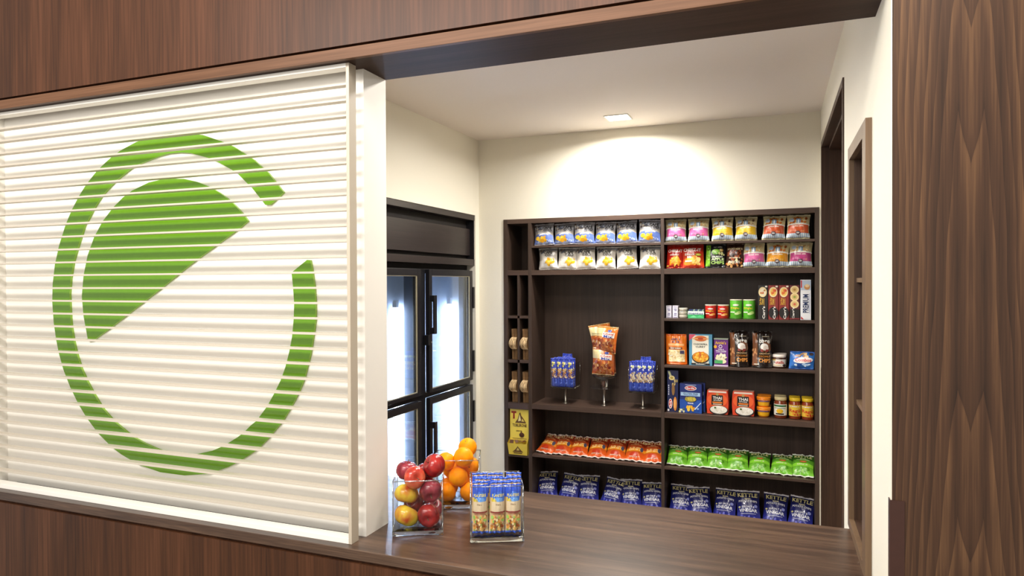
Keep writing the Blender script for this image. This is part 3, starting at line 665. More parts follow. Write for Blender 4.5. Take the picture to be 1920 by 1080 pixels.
def d_apple(p):
    p.rect(0, .02, .24, .97, '7cb82f'); p.ell(.12, .82, .08, .09, '3f6b1c'); p.ell(.12, .82, .05, .05, '9fd05a'); p.scatter(.05, .1, .2, .65, 9, ['a6d86a', '6aa028'], .035, 3)
    p.words(.62, .87, .44, .06, 'b5b4a8'); p.ell(.53, .65, .23, .13, '6fae2a'); p.ell(.5, .68, .15, .07, '9acb4d'); p.ell(.80, .72, .10, .08, '8a6b3a'); p.ell(.80, .72, .06, .05, 'cbb56f')
    p.scatter(.65, .5, .95, .6, 6, ['d8d79a', 'a5b860'], .06, 5)
    p.text('CRUNCHY', .62, .42, .56, .07, 'e9eee0'); p.text('APPLE', .63, .31, .64, .11, 'd5efb0'); p.text('CHIPS', .63, .16, .66, .13, 'b9e67a')
def d_snyder(p):
    p.rect(0, .84, 1, .985, '2f1a12'); p.rect(.02, .72, .98, .84, '4a2c1c'); p.text("SNYDER'S", .5, .78, .86, .09, 'e8d9ac'); p.scatter(.1, .42, .9, .70, 34, ['6b2d1a', '8a4024', '3f1d12', 'a4552e'], .06, 9)
    p.words(.52, .37, .64, .05, 'efe0c0'); p.text('PIECES', .5, .18, .66, .10, 'f4ead2'); p.scatter(.04, .02, .96, .32, 18, ['d8a464', 'b5642e', 'e9c78a', '9c4a22'], .07, 2); p.text('PIECES', .5, .18, .66, .10, 'f6eed8')
def d_kettle(c):
    def f(p):
        if c == 'blue':
            p.rect(.03, .78, .97, .97, '14173a'); p.text('KETTLE', .5, .875, .84, .14, 'cfc489'); p.text('BRAND', .5, .745, .26, .045, 'd8d0a4'); p.text('POTATO CHIPS', .5, .65, .8, .07, 'dcdce0', arch=.02)
            p.text('SEA SALT &', .5, .46, .56, .07, 'e4e6f2', arch=.02); p.text('VINEGAR', .5, .34, .78, .11, 'eef0f8', arch=.02); p.rect(.18, .235, .82, .25, 'c8cbe6'); p.ell(.84, .5, .07, .05, '8f97d8'); p.ell(.12, .45, .05, .03, 'd0c98c')
            p.scatter(.2, .04, .8, .18, 7, ['7a7ce0', '5052c4'], .06, 3)
        elif c == 'green':
            p.rect(.0, .72, 1, .985, '2f5f1a'); p.text('KETTLE', .5, .87, .80, .13, 'e8df9a'); p.text('BRAND', .5, .75, .26, .045, 'd8e0a4'); p.text('POTATO CHIPS', .5, .67, .6, .04, 'dfe8b8', arch=.02); p.ell(.52, .58, .17, .05, 'b4552a'); p.ell(.52, .58, .11, .025, 'd88a50')
            p.rect(0, .34, 1, .50, '93e03c'); p.ell(.5, .22, .3, .10, '6cb82c'); p.scatter(.2, .08, .8, .28, 9, ['8ed458', '58a022', 'a6dc74'], .07, 4); p.words(.5, .42, .5, .06, 'e6f6c0')
        else:
            p.rect(.0, .66, 1, .985, '8a2a10'); p.text('KETTLE', .5, .87, .82, .13, 'f0e0a0'); p.text('BRAND', .5, .745, .24, .04, 'e8c890'); p.text('POTATO CHIPS', .5, .66, .6, .045, 'e9b070', arch=.02)
            p.rect(0, .34, 1, .48, 'f59a26'); p.words(.48, .50, .62, .06, 'f7d98c', arch=.02); p.words(.48, .41, .66, .06, 'ffe9a8', arch=.02); p.ell(.84, .46, .08, .11, '4d4a60'); p.ell(.45, .20, .22, .10, 'd8401c'); p.words(.5, .1, .55, .04, 'f6dcc0')
    return f
def d_chex(p):
    p.rect(0, .62, .4, .97, 'e6d49a'); p.scatter(.05, .04, .95, .42, 46, ['b5622a', 'd8924c', '8f3f1e', 'e9c08a', 'c57434', '7a2f2a'], .075, 3)
    p.ell(.66, .86, .1, .05, '3c4a9a'); p.rect(.34, .58, .90, .80, 'efe6da'); p.text('Chex', .62, .735, .5, .09, 'c93a34'); p.text('Mix', .62, .63, .42, .11, '2b3f9c')
    p.scatter(.1, .44, .9, .56, 12, ['d8742a', 'e8a050', 'b04a22'], .08, 8)
def d_planters(p):
    p.rect(0, .72, 1, .985, '2d55c8'); p.ell(.5, .70, .42, .14, '3f78d8'); p.ell(.52, .67, .32, .05, '6ea6ea'); p.text('PLANTERS', .5, .765, .78, .06, 'ecd96a'); p.scatter(.12, .56, .36, .7, 5, ['e8d040', 'd6b82c'], .06, 3)
    p.rect(.08, .42, .92, .64, 'd9c3a2'); p.words(.5, .58, .3, .035, '7a5a3c'); p.rect(.02, .405, .98, .435, '8a3a34'); p.text('CHOCOLATE', .5, .385, .7, .03, 'b0483c'); p.scatter(.1, .03, .9, .34, 60, ['ecc27c', 'f3dca6', 'c07a3c', 'e8a348', '9a5226', '9cc860', 'f0b860'], .085, 6, .45)
def d_bar(alt):
    def f(p):
        p.scatter(.2, .6, .8, .88, 8, ['e6dc6c', 'f0eaa0', 'cfc84a'] if not alt else ['c9cf8c', 'eef0e8', 'e8e8f4'], .16, 3, .35); p.scatter(.06, .28, .94, .62, 60, NUT if not alt else ['e8d4aa', 'cdb286', 'f2e8cc', 'b49260'], .09, 5, .35)
        p.rect(0, 0, 1, .26, '3f56b4'); p.scatter(.1, .03, .9, .22, 5, ['6f86dc', '2f3f9a'], .12, 2, .3)
    return f

# --- snack bags on the two top shelves
def newbag(name, *a, **k): return bag(empty(name), *a, **k)
T1, T2 = 1.891, 1.742
variants = lambda name, w, h, t, body, deco, **k: [newbag(name, w, h, t, sd, body, deco, **k) for sd in (11, 23)]
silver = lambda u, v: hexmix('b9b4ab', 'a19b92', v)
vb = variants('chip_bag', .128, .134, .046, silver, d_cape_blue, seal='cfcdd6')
rnd = random.Random(4)
def J(a): return rnd.uniform(-a, a)
for i, x in enumerate((-1.312, -1.186, -1.062, -.936, -.806, -.676)):
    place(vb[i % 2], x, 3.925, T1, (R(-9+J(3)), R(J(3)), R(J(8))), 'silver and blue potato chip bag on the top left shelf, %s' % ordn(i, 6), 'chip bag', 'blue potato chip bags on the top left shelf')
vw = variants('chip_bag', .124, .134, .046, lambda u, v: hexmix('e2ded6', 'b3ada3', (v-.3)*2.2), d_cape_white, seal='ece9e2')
for i, x in enumerate((-1.285, -1.165, -1.05, -.932, -.802, -.674)):
    place(vw[i % 2], x, 3.925, T2, (R(-9+J(3)), R(J(3)), R(J(8))), 'white and silver potato chip bag on the second left shelf, %s' % ordn(i, 6), 'chip bag', 'white potato chip bags on the second left shelf')
TAN = ['c9a46a', 'b58a50', 'dcc495', 'e3cf9f']; COOK = ['8a6a4a', 'b59a78', '5f4636', 'cdb48a']; SWT = ['b5642a', 'd08a3c', '8f4a20', 'c87530']
cream = lambda u, v: 'cfc193'
pops = {k: newbag('chip_bag', .118, .138, .046, sd, cream, d_pop(c, b), seal='d8cfaa') for k, c, b, sd in (('pink', 'd0629a', TAN, 31), ('yellow', 'e3b92a', COOK, 32), ('red', 'c9552c', SWT, 33), ('amber', 'd9941f', SWT, 34), ('magenta', 'b5407c', TAN, 35))}
for i, (k, x) in enumerate((('pink', -.525), ('pink', -.401), ('yellow', -.272), ('yellow', -.150), ('red', -.010), ('red', .112))):
    place(pops[k], x, 3.93, T1, (R(-15+J(2)), R(J(2)), R(J(5))), {'pink': 'cream and pink popped chip bag on the top right shelf, %s', 'yellow': 'cream and yellow popped chip bag on the top right shelf, %s', 'red': 'cream and orange-red popped chip bag on the top right shelf, %s'}[k] % (('left of its pair', 'right of its pair')[i % 2]), 'chip bag', 'popped chip bags on the top right shelf')
for k, x, lb in (('pink', -.106, 'cream and pink popped chip bag on the second right shelf'), ('amber', .008, 'cream and amber popped chip bag on the second right shelf'), ('magenta', .124, 'cream and magenta popped chip bag at the right end of the second shelf')):
    place(pops[k], x, 3.93, T2, (R(-12+J(2)), R(J(2)), R(J(5))), lb, 'chip bag', 'snack bags on the second right shelf')
for w, body, deco, x, lb, sl in ((.094, 'b3241a', d_cheez, -.532, 'red cheese cracker bag at the left end of the second right shelf', 'c63a28'), (.116, lambda u, v: hexmix('d8501e', '9c1f17', v*1.4-.2), d_cheez_mix, -.428, 'red and yellow snack mix bag right of the red cheese cracker bag', 'b5281a'),
        (.106, '17171a', d_apple, -.312, 'black and green apple chips bag on the second right shelf', '2a2a2c'), (.094, '3a2016', d_snyder, -.211, 'dark brown pretzel pieces bag on the second right shelf', '6b4a34')):
    place(newbag('snack_bag', w, .14, .036, int(1000*abs(x)), body, deco, seal=sl, pinch=.03), x, 3.925, T2, (R(-12), 0, R(J(4))), lb, 'snack bag', 'snack bags on the second right shelf')
# --- kettle style bags
kb = {c: variants('chip_bag', w, h, t, body, d_kettle(c), seal=sl, hs=.009) for c, w, h, t, body, sl in (
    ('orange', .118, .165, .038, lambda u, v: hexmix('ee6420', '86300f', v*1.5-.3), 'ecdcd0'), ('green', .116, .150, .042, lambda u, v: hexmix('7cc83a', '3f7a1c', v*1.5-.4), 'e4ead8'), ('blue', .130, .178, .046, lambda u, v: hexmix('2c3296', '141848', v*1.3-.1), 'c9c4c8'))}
for i, x in enumerate((-1.322, -1.218, -1.106, -.994, -.882, -.770, -.660)):
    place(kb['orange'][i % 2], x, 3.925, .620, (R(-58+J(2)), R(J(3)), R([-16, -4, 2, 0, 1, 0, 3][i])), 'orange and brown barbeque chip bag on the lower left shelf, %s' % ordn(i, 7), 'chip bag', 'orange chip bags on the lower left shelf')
for i, x in enumerate((-.522, -.412, -.303, -.194, -.083, .026, .132)):
    place(kb['green'][i % 2], x, 3.925, .620, (R(-56+J(3)), R(J(3)), R([3, 2, 0, 1, -3, -8, -9][i])), 'bright green chip bag on the lower right shelf, %s' % ordn(i, 7), 'chip bag', 'green chip bags on the lower right shelf')
for i, x in enumerate((-1.308, -1.182, -1.050, -.922, -.792, -.668)):
    place(kb['blue'][i % 2], x, 3.955-(i % 2)*.012, .330, (R(-33+J(5)), R(J(5)), R([9, -6, 5, -10, 3, 0][i])), 'navy blue sea salt chip bag on the bottom left shelf, %s' % ordn(i, 6), 'chip bag', 'blue chip bags on the bottom left shelf')
for i, x in enumerate((-.508, -.392, -.272, -.136, -.006, .120)):
    place(kb['blue'][(i+1) % 2], x, 3.955-(i % 2)*.008, .330, (R(-33+J(5)), R(J(4)), R([3, 8, -12, 0, -3, -10][i])), 'navy blue sea salt chip bag on the bottom right shelf, %s' % ordn(i, 6), 'chip bag', 'blue chip bags on the bottom right shelf')

# --- third shelf, right bay
def box_item(name, w, h, d, col, deco, side=None, top=None, parent=None, mat='card'):
    p = Pk(boxfn(w, h, d)); carton(p, w, h, d, col, side, top)
    if deco: deco(p, sidefn(w, h, d))
    return p.build(name, mat, parent)
T3, T4, T5, T6 = 1.462, 1.198, .927, .620; YI = 3.925
def d_gum(p, sd): p.rect(.1, .08, .9, .92, 'e6e3ee'); p.words(.5, .5, .6, .5, '7c78a0', rot=90); p.rect(.12, .05, .88, .1, '9a93b8'); p.rect(.2, .86, .8, .9, '8b86a8')
for x, lb in ((-.566, 'small white and violet gum carton, leftmost on the third right shelf'), (-.530, 'small white and violet gum carton beside the leftmost one')):
    place(box_item('gum_carton', .031, .070, .05, 'c9c5d2', d_gum, 'b5b0c0', 'ddd9e2'), x, YI, T3, (0, 0, R(J(3))), lb, 'carton', 'gum cartons on the third shelf')
mt = empty('mint_tin')
p = Pk(); turned(p, [(.022, 0), (.025, .0015), (.0255, .012)], 'a8a294', 20); p.build('body', 'card', mt)
p = Pk(); turned(p, [(.0258, .0122), (.026, .017), (.022, .0185), (.0005, .0186)], 'd6d0c0', 20); p.build('lid', 'card', mt)
for k in range(3): place(mt, -.489, YI+.026, T3+k*.0192, (0, 0, k), 'round cream mint tin, %s of a stack of three beside the green mint box' % ('lowest', 'middle', 'topmost')[k], 'tin', 'stacked mint tins')
def d_mentos(p, sd):
    p.rect(0, .0, 1, .52, '2fae62'); p.rect(0, .52, 1, 1, 'dfeee6'); p.text('mentos', .5, .66, .9, .30, '1c2f6b'); p.poly([(.1, .1), (.35, .42), (.6, .1)], '6fd493'); p.poly([(.5, .1), (.75, .45), (.98, .1)], '4cc47a')
g = empty('mint_display_box'); b_ = box_item('carton', .088, .040, .075, '2fae62', d_mentos, '1f8a4c', '1f7a44', g)
for k in range(7):
    q = MB().tube([(-.036+k*.012, .006, .0445), (-.036+k*.012, .070, .0445)], .0052, 8); build('roll', q, MT['rollA' if k % 2 else 'rollB'] if 'rollA' in MT else [MT.setdefault('rollA', plain('mint_roll_paper', '3a4a78', .4)), MT.setdefault('rollB', plain('mint_roll_foil', '8fa8a0', .3))][k % 2], g)
place(g, -.416, YI, T3, (0, 0, R(-2)), 'green mint display box with rolls standing in its top', 'box')
def can(w, h, c, c2, lb, x, grp):
    r = w/2; pr = [(r*.96, 0), (r, .002), (r, h-.006), (r*.99, h-.005)]; g = empty('chip_can')
    p = Pk(cylfn(pr)); turned(p, pr, c, 28); p.ell(.55, .75, .16, .05, 'efe6da'); p.text('Pringles', .5, .56, .46, .13, 'f2d53a', arch=.02); p.ell(.72, .34, .13, .08, c2); p.ell(.60, .28, .12, .06, hexmix(c2, 'ffffff', .3)); p.rect(.25, .34, .5, .39, 'f4efe4', 6, 1); p.rect(.02, .02, .98, .09, hexmix(c, '000000', .2), 16, 1)
    p.build('body', 'card', g)
    q = Pk(); turned(q, [(r*1.02, h-.006), (r*1.03, h-.002), (r*1.0, h), (r*.9, h-.0015), (.001, h-.0015)], 'e9e2cc', 28); q.build('lid', 'card', g)
    return place(g, x, YI+r, T3, (0, 0, R(J(8)-8)), lb, 'can', grp)
can(.061, .077, 'c0281c', 'f0a040', 'short red chip can, left of the two red ones', -.338, 'chip cans'); can(.061, .077, 'c0281c', 'f0a040', 'short red chip can, right of the two red ones', -.271, 'chip cans')
can(.065, .107, '5cb531', 'b9e07a', 'tall green chip can, left of the two green ones', -.203, 'chip cans'); can(.065, .107, '5cb531', 'b9e07a', 'tall green chip can, right of the two green ones', -.134, 'chip cans')
def d_carr(c, kind):
    def f(p, sd):
        if kind == 3:
            for y in (.87, .66, .45): p.ell(.5, y, .42, .115, 'ead49a'); p.ell(.5, y, .30, .08, 'd8b878'); p.ell(.5, y, .13, .035, ['8a9a40', 'd0604a', 'b5853a'][int(y*10) % 3])
            p.rect(.02, .06, .98, .31, '1a1512'); p.text("Carr's", .36, .19, .22, .34, 'f2efe8', rot=90); p.rect(.0, .02, 1, .045, '8a2a2a')
        else:
            p.ell(.48, .80, .42, .15, 'efdca6'); p.ell(.5, .80, .30, .11, 'f2c860' if kind == 2 else 'f0e6c8'); p.scatter(.3, .74, .7, .87, 7, ['d2502c', 'e07038'] if kind == 2 else ['d8b070', 'b5853a', 'c96a3a'], .1, 4, .35)
            p.text('Table Water', .26, .53, .24, .22, 'd9a62e', rot=90); p.text('Crackers', .46, .52, .20, .18, 'e8c04a', rot=90); p.rect(.62, .40, .65, .62, 'd9a62e', 1, 4)
            p.ell(.5, .20, .49, .165, '17120f'); p.text("Carr's", .58, .20, .27, .36, 'f2efe8', rot=90)
            p.rect(.72, .94, .95, .985, 'e8e0d0')
    f_ = lambda p, sd: (f(p, sd)); return f_
for k, (x, c, kd, lb) in enumerate(((-.063, '1d1917', 1, 'black upright cracker box, leftmost of the four cracker boxes'), (-.010, '8c2a25', 2, 'dark red upright cracker box beside the black one'), (.043, '8c2a25', 2, 'dark red upright cracker box, right of its twin'), (.096, '64232b', 3, 'maroon upright cracker box with three crackers shown, beside the white box'))):
    place(box_item('cracker_box', .0505, .185, .06, c, d_carr(c, kd), hexmix(c, '000000', .3)), x, YI, T3, (0, 0, 0), lb, 'box', 'upright cracker boxes')
def d_prem(p, sd):
    p.rect(.02, .02, .98, .98, 'eceef2'); p.rect(.02, .74, .98, .98, 'b9c9de'); p.rect(.02, .80, .14, .985, 'c22a2c'); p.ell(.62, .82, .28, .07, 'c98f58'); p.ell(.62, .85, .2, .04, 'e9cfa4')
    p.text('PREMIUM', .5, .41, .56, .46, '16305e', rot=90); p.rect(.84, .16, .87, .66, '5a7cb5', 1, 8); p.poly([(.04, .02), (.3, .02), (.04, .09)], 'c22a2c'); p.rect(.1, .1, .9, .95, '30343c', fn=sd)
place(box_item('cracker_box', .052, .214, .06, 'e4e7ee', d_prem, '4a4e58', 'c9ced8'), .151, YI, T3, (0, 0, R(4)), 'tall white cracker box at the right end of the third shelf', 'box')

# --- fourth shelf
def d_rice(p):
    p.rect(.06, .03, .94, .97, 'e57a24'); p.words(.5, .86, .44, .07, '3c2a52'); p.words(.52, .77, .40, .08, '3c2a52'); p.rect(.12, .63, .88, .70, 'f0b070'); p.rect(.14, .50, .80, .58, '7a4a34'); p.words(.48, .54, .5, .035, 'f2e2c8')
    p.rect(.12, .06, .90, .48, 'ecd8a8'); p.scatter(.12, .08, .88, .46, 60, ['f3e8c8', 'e6cf96', 'f8f0dc', 'd9b878'], .045, 3, .6); p.rect(.68, .34, .88, .46, '4a4460')
place(newbag('rice_pouch', .114, .172, .03, 5, 'd9631a', d_rice, seal='d9631a', mat='film', pinch=.0, gus=.9), -.522, YI+.004, T4, (R(-4), 0, R(2)), 'orange rice pouch at the left end of the fourth shelf', 'pouch')
def d_curry(p, sd):
    p.rect(.0, .0, 1, 1, '4f93b5'); p.rect(.13, .05, .85, .96, 'e9e4d2'); p.poly([(.0, .78), (0, .99), (.3, .99)], 'd8506a'); p.ell(.5, .86, .28, .09, 'd86a24'); p.rect(.14, .84, .84, .875, 'e8b070'); p.ell(.5, .86, .12, .035, 'b8401c')
    p.text('CHICKPEA', .5, .68, .60, .055, '2c3a38'); p.text('CURRY', .5, .60, .42, .055, '2c3a38'); p.ell(.5, .25, .38, .19, '2f2a22'); p.ell(.5, .27, .35, .17, 'd88a1c'); p.scatter(.2, .13, .8, .42, 40, ['f2b02c', 'e08a18', 'f6c64a', 'c8601a'], .055, 3, .8, el=1); p.rect(.1, .02, .9, .075, '1d1d20'); p.words(.5, .048, .4, .03, 'e8e8e0'); p.rect(0, 0, 1, 1, '3f86a8', 1, 1, fn=sd)
place(box_item('curry_box', .126, .175, .035, '5aa0c0', d_curry, '3f86a8', '3a6f86'), -.391, YI, T4, (0, 0, R(-3)), 'blue bordered white chickpea curry box on the fourth shelf', 'box')
def d_annie(p, sd):
    p.text("Annie's", .46, .84, .78, .11, 'e8b92c', arch=.01); p.ell(.46, .71, .13, .065, 'e9e0ee'); p.ell(.46, .71, .09, .04, '6b2a80'); p.ell(.1, .70, .11, .06, 'f0b428'); p.text('Shells &', .5, .61, .4, .045, 'f2ecf6'); p.text('White Cheddar', .5, .55, .76, .05, 'f2ecf6'); p.rect(.15, .49, .85, .505, 'c9a8d8')
    p.scatter(.14, .22, .92, .44, 40, ['f2ecc8', 'e6dca8', 'f8f4dc'], .09, 4, .5, el=1); p.ell(.62, .18, .26, .08, 'eee6c0'); p.rect(.04, .10, .62, .22, '4ca862'); p.rect(.0, .0, 1, .05, 'd8c4e0'); p.rect(.0, .965, 1, 1, 'a9b8a0')
place(box_item('pasta_box', .076, .154, .035, '6b2a86', d_annie, '3f1a52', 'a9b8a0'), -.281, YI, T4, (0, 0, R(-3)), 'purple macaroni box between the curry box and the brown pouches', 'box')
def d_bare(p):
    p.rect(.02, .02, .26, .97, '7a4a2c'); p.scatter(.04, .3, .24, .9, 12, ['a8683c', '5a3420', 'c08a5c'], .05, 4); p.text('bare', .62, .74, .52, .13, 'f2efe6'); p.rect(.5, .86, .85, .875, 'b5a890')
    p.scatter(.4, .44, .92, .68, 14, ['6b4228', '84553a'], .08, 7); p.ell(.60, .57, .20, .10, 'f2ede6'); p.ell(.68, .53, .14, .07, 'e0d4c8'); p.ell(.48, .46, .08, .04, '8a3a34'); p.ell(.74, .46, .08, .04, '8a3a34')
    p.text('CRUNCHY', .62, .37, .54, .045, 'd9b98a'); p.text('COCONUT', .62, .29, .58, .06, 'd98c3c'); p.text('CHIPS', .62, .17, .56, .11, 'e89a48'); p.rect(.1, .05, .34, .075, 'e6dcc8')
for x, lb in ((-.183, 'brown and black coconut chips pouch, left of its pair'), (-.068, 'brown and black coconut chips pouch, right of its pair')):
    place(newbag('coconut_chips_pouch', .106, .200, .045, int(abs(x)*999), '1e1512', d_bare, seal='191210', mat='film', gus=1.0, pinch=.05), x, YI+.012, T4, (R(-5), 0, R(J(5))), lb, 'pouch', 'coconut chips pouches')
def jar(prof, col, deco, lidp, lidc, name='jar', mat='card', lidn='lid'):
    g = empty(name); p = Pk(cylfn(prof)); turned(p, prof, col, 28); deco(p); p.build('body', mat, g)
    q = Pk(); turned(q, lidp, lidc, 28); q.build(lidn, 'card', g); return g
NP = [(.030, 0), (.0335, .004), (.034, .03), (.0345, .052), (.0335, .058)]
def d_nut(p): p.rect(.02, .16, .98, .84, 'ece6dc', 18, 4); p.text('n', .27, .55, .07, .2, '1a1a1c'); p.text('utella', .55, .57, .42, .28, 'c22a24'); p.ell(.78, .28, .1, .12, '3a2016'); p.ell(.42, .28, .2, .08, 'd8c4a0'); p.rect(.1, .72, .36, .84, 'b59a4a')
nj = jar(NP, '4a2a1a', d_nut, [(.0345, .0582), (.0355, .060), (.0355, .071), (.033, .0735), (.0005, .0735)], 'e6dcd2', 'spread_jar', 'film')
place(nj, .020, YI+.036, T4, (0, 0, R(-6)), 'small hazelnut spread jar with pale lid, front of its pair', 'jar', 'spread jars'); place(nj, .024, YI+.112, T4, (0, 0, 0), 'small hazelnut spread jar with pale lid, behind its twin', 'jar', 'spread jars')
def d_combos(p):
    p.scatter(.25, .72, .9, .95, 12, ['3a2a28', '8a5a40', 'b58a60', 'e0c090'], .08, 4); p.ell(.56, .48, .40, .20, 'f0e6e0', 20, 3, .15); p.text('Combos', .56, .49, .66, .22, 'd2232c'); p.scatter(.1, .05, .95, .24, 16, ['a8c8ea', 'd8e8f6', '3f7cc8', '2a4f9c'], .07, 6)
place(newbag('snack_bag', .122, .096, .034, 8, '2a6ab8', d_combos, seal='2a5cae', pinch=.02), .128, YI, T4, (R(-14), 0, R(-4)), 'small blue snack bag with red lettering at the right end of the fourth shelf', 'snack bag')

# --- fifth shelf
def d_spag(p, sd):
    p.poly([(.06, .98), (.28, .80), (.42, .86), (.25, .98)], 'c9cfa4'); p.ell(.42, .82, .26, .055, 'e9d89c'); p.ell(.42, .82, .15, .03, 'b5a04a'); p.scatter(.4, .62, .9, .78, 8, ['9c8a54', 'c9b47a'], .08, 4, .4)
    p.ell(.55, .54, .14, .14, '8f6a3c', 14, 2); p.words(.14, .54, .26, .09, 'd8dcec', rot=90); p.ell(.30, .20, .17, .12, 'f2eee8'); p.ell(.30, .20, .135, .10, 'c8242c'); p.text('Barilla', .30, .20, .17, .13, 'f6f2ee', rot=90)
    p.ell(.72, .20, .16, .17, 'd8893c', 14, 3); p.rect(.62, .1, .70, .3, 'f0b868', 1, 3); p.rect(.76, .1, .80, .3, 'f0b868', 1, 3); p.rect(.04, .02, .2, .07, 'e6e6ea')
place(box_item('pasta_box', .062, .236, .04, '1b2452', d_spag, '2a2a3a', '303858'), -.545, YI, T5, (0, 0, R(2)), 'tall navy spaghetti box at the left end of the fifth shelf', 'box')
def d_gf(p, sd):
    p.rect(0, 0, 1, .45, '1f4fa8'); p.ell(.5, .85, .27, .085, 'f2eeea'); p.ell(.5, .85, .235, .068, 'c8242c'); p.text('Barilla', .5, .85, .36, .07, 'f6f2ee'); p.rect(.25, .955, .75, .97, 'c8d0e6')
    p.rect(.05, .58, .93, .70, 'a9cbea', 14, 1); p.text('GLUTEN FREE', .5, .655, .66, .06, '1f3270'); p.rect(.2, .60, .8, .612, '4a68a8'); p.ell(.5, .465, .28, .10, '1f2c4a'); p.ell(.5, .47, .26, .085, 'b0a03a'); p.scatter(.3, .41, .7, .53, 10, ['c9b84a', '98883a'], .05, 3)
    p.text('PENNE', .5, .335, .26, .05, 'eef2fa'); p.scatter(.36, .08, .66, .24, 12, ['f0b82c', 'f6cf50', 'd8921c'], .06, 5); p.poly([(.66, .13), (.72, .12), (.98, .36), (.96, .38)], 'c9dcf2'); p.scatter(.0, .02, .25, .14, 12, ['e9e2a0', '5f6a30', 'f2eecc'], .035, 9); p.ell(.84, .16, .05, .03, '8fb0e0')
for y, lb in ((YI, 'blue gluten free pasta box on the fifth shelf, front of its pair'), (YI+.048, 'blue gluten free pasta box behind its twin on the fifth shelf')):
    place(box_item('pasta_box', .122, .164, .04, '1d2f78', d_gf, '23284a', '3a3f5c'), -.446 if y == YI else -.432, y, T5, (0, 0, R(-3) if y == YI else 0), lb, 'box', 'gluten free pasta boxes')
def thai(x, y, lb, dx=0):
    w, h, d = .118, .132, .03; fnw = lambda v: w*(.93+.07*(1-abs(2*v*1.05-1)**1.5)) if v < .95 else w*.90
    fn = lambda u, v, o=0: ((u-.5)*fnw(v), -o, v*h); p = Pk(fn)
    p.grid(fn, 6, 10, lambda u, v: 'd8431f'); p.grid(lambda u, v: ((u-.5)*fnw(v), d, v*h), 2, 10, 'a8301a', True)
    for sd in (0, 1): p.grid(lambda u, v: ((sd-.5)*fnw(v), u*d, v*h), 1, 10, 'a8301a', not sd)
    p.grid(lambda u, v: ((u-.5)*fnw(1), v*d, h), 1, 1, 'b5907c'); p.grid(lambda u, v: ((u-.5)*fnw(0), v*d, 0), 1, 1, 'a8301a', True)
    p.rect(.06, .90, .94, .97, 'e9d8c8'); p.ell(.5, .60, .46, .3, 'e8602a'); p.rect(.23, .38, .76, .80, '18120f'); p.ell(.5, .83, .07, .05, 'b5985a'); p.text('THAI', .5, .68, .42, .12, 'f4efe8'); p.text('KITCHEN', .5, .575, .34, .045, 'f4efe8'); p.rect(.28, .46, .72, .52, 'e07a2c'); p.rect(.3, .40, .7, .43, 'e8d8c0')
    p.ell(.56, .17, .44, .20, '1c1512', 22); p.ell(.56, .19, .40, .17, 'e9e4d6', 22); p.scatter(.22, .06, .9, .32, 60, ['f4f0e6', 'dcd6c4', 'fbf8f0'], .03, 4, .8, el=1); p.ell(.40, .27, .05, .04, '4f6a2c')
    return place(p.build('rice_carton', 'card'), x, y, T5, (0, 0, R(-3)), lb, 'carton', 'orange rice cartons')
thai(-.301, YI, 'orange-red rice carton with black square, front of the left pair'); thai(-.165, YI, 'orange-red rice carton with black square, front of the right pair')
thai(-.298, YI+.034, 'orange-red rice carton behind the front one of the left pair'); thai(-.163, YI+.034, 'orange-red rice carton behind the front one of the right pair')
CP = [(.026, 0), (.029, .012), (.031, .030), (.0355, .036), (.036, .044)]
def d_cup(p): p.rect(.05, .18, .95, .62, 'f0b21c', 16, 3); p.rect(.16, .66, .84, .86, '6a3a78', 12, 2); p.text("Annie's", .5, .76, .5, .18, 'f0d8e8')
cu = jar(CP, 'e8881c', d_cup, [(.0362, .0442), (.037, .046), (.037, .052), (.034, .0545), (.0005, .0545)], 'f08c1a', 'pasta_cup')
for x, y, z, lb in ((-.060, YI+.038, 0, 'orange lidded pasta cup, lower one of the front stack'), (-.060, YI+.038, .0549, 'orange lidded pasta cup, upper one of the front stack'), (-.058, YI+.116, 0, 'orange lidded pasta cup, lower one of the rear stack'), (-.058, YI+.116, .0549, 'orange lidded pasta cup, upper one of the rear stack')):
    place(cu, x, y, T5+z, (0, 0, R(-8)), lb, 'cup', 'stacked pasta cups')
def JP(r): return [(r*.9, 0), (r, .004), (r, .078), (r*.86, .09), (r*.82, .096)]
def JL(r): return [(r*.90, .0962), (r*.94, .098), (r*.94, .110), (r*.88, .113), (r*.0005, .113)]
def d_white(p): p.rect(.06, .18, .94, .80, 'e9e8dc', 18, 4); p.rect(.14, .66, .86, .76, '2f6a3c', 12, 1); p.rect(.2, .56, .8, .60, '7a8a5c', 8, 1); p.ell(.5, .42, .17, .13, 'e0b02c'); p.rect(.3, .22, .7, .30, '3a2a20', 8, 1)
def d_ragu(p):
    p.rect(.06, .18, .94, .80, 'd9b53c', 18, 4); p.poly([(.1, .62), (.5, .66), (.9, .60), (.9, .78), (.5, .80), (.1, .78)], '5a3f8c'); p.words(.5, .72, .56, .05, 'e8e0f0'); p.text('Ragú', .52, .46, .62, .24, 'c22a1c'); p.poly([(.1, .2), (.9, .2), (.9, .30), (.1, .24)], '3f3a7c'); p.scatter(.45, .2, .85, .32, 6, ['c23a20', 'e08030'], .06, 3)
jw = jar(JP(.033), '7a3418', d_white, JL(.033), 'c9b98a', 'sauce_jar', 'film'); jr = jar(JP(.030), '8a3414', d_ragu, JL(.030), 'd8b422', 'sauce_jar', 'film')
place(jw, .026, YI+.035, T5, (0, 0, R(-8)), 'red sauce jar with white label and cream lid, front one', 'jar', 'sauce jars'); place(jw, .026, YI+.108, T5, (0, 0, 0), 'red sauce jar with cream lid behind the white labelled one', 'jar', 'sauce jars')
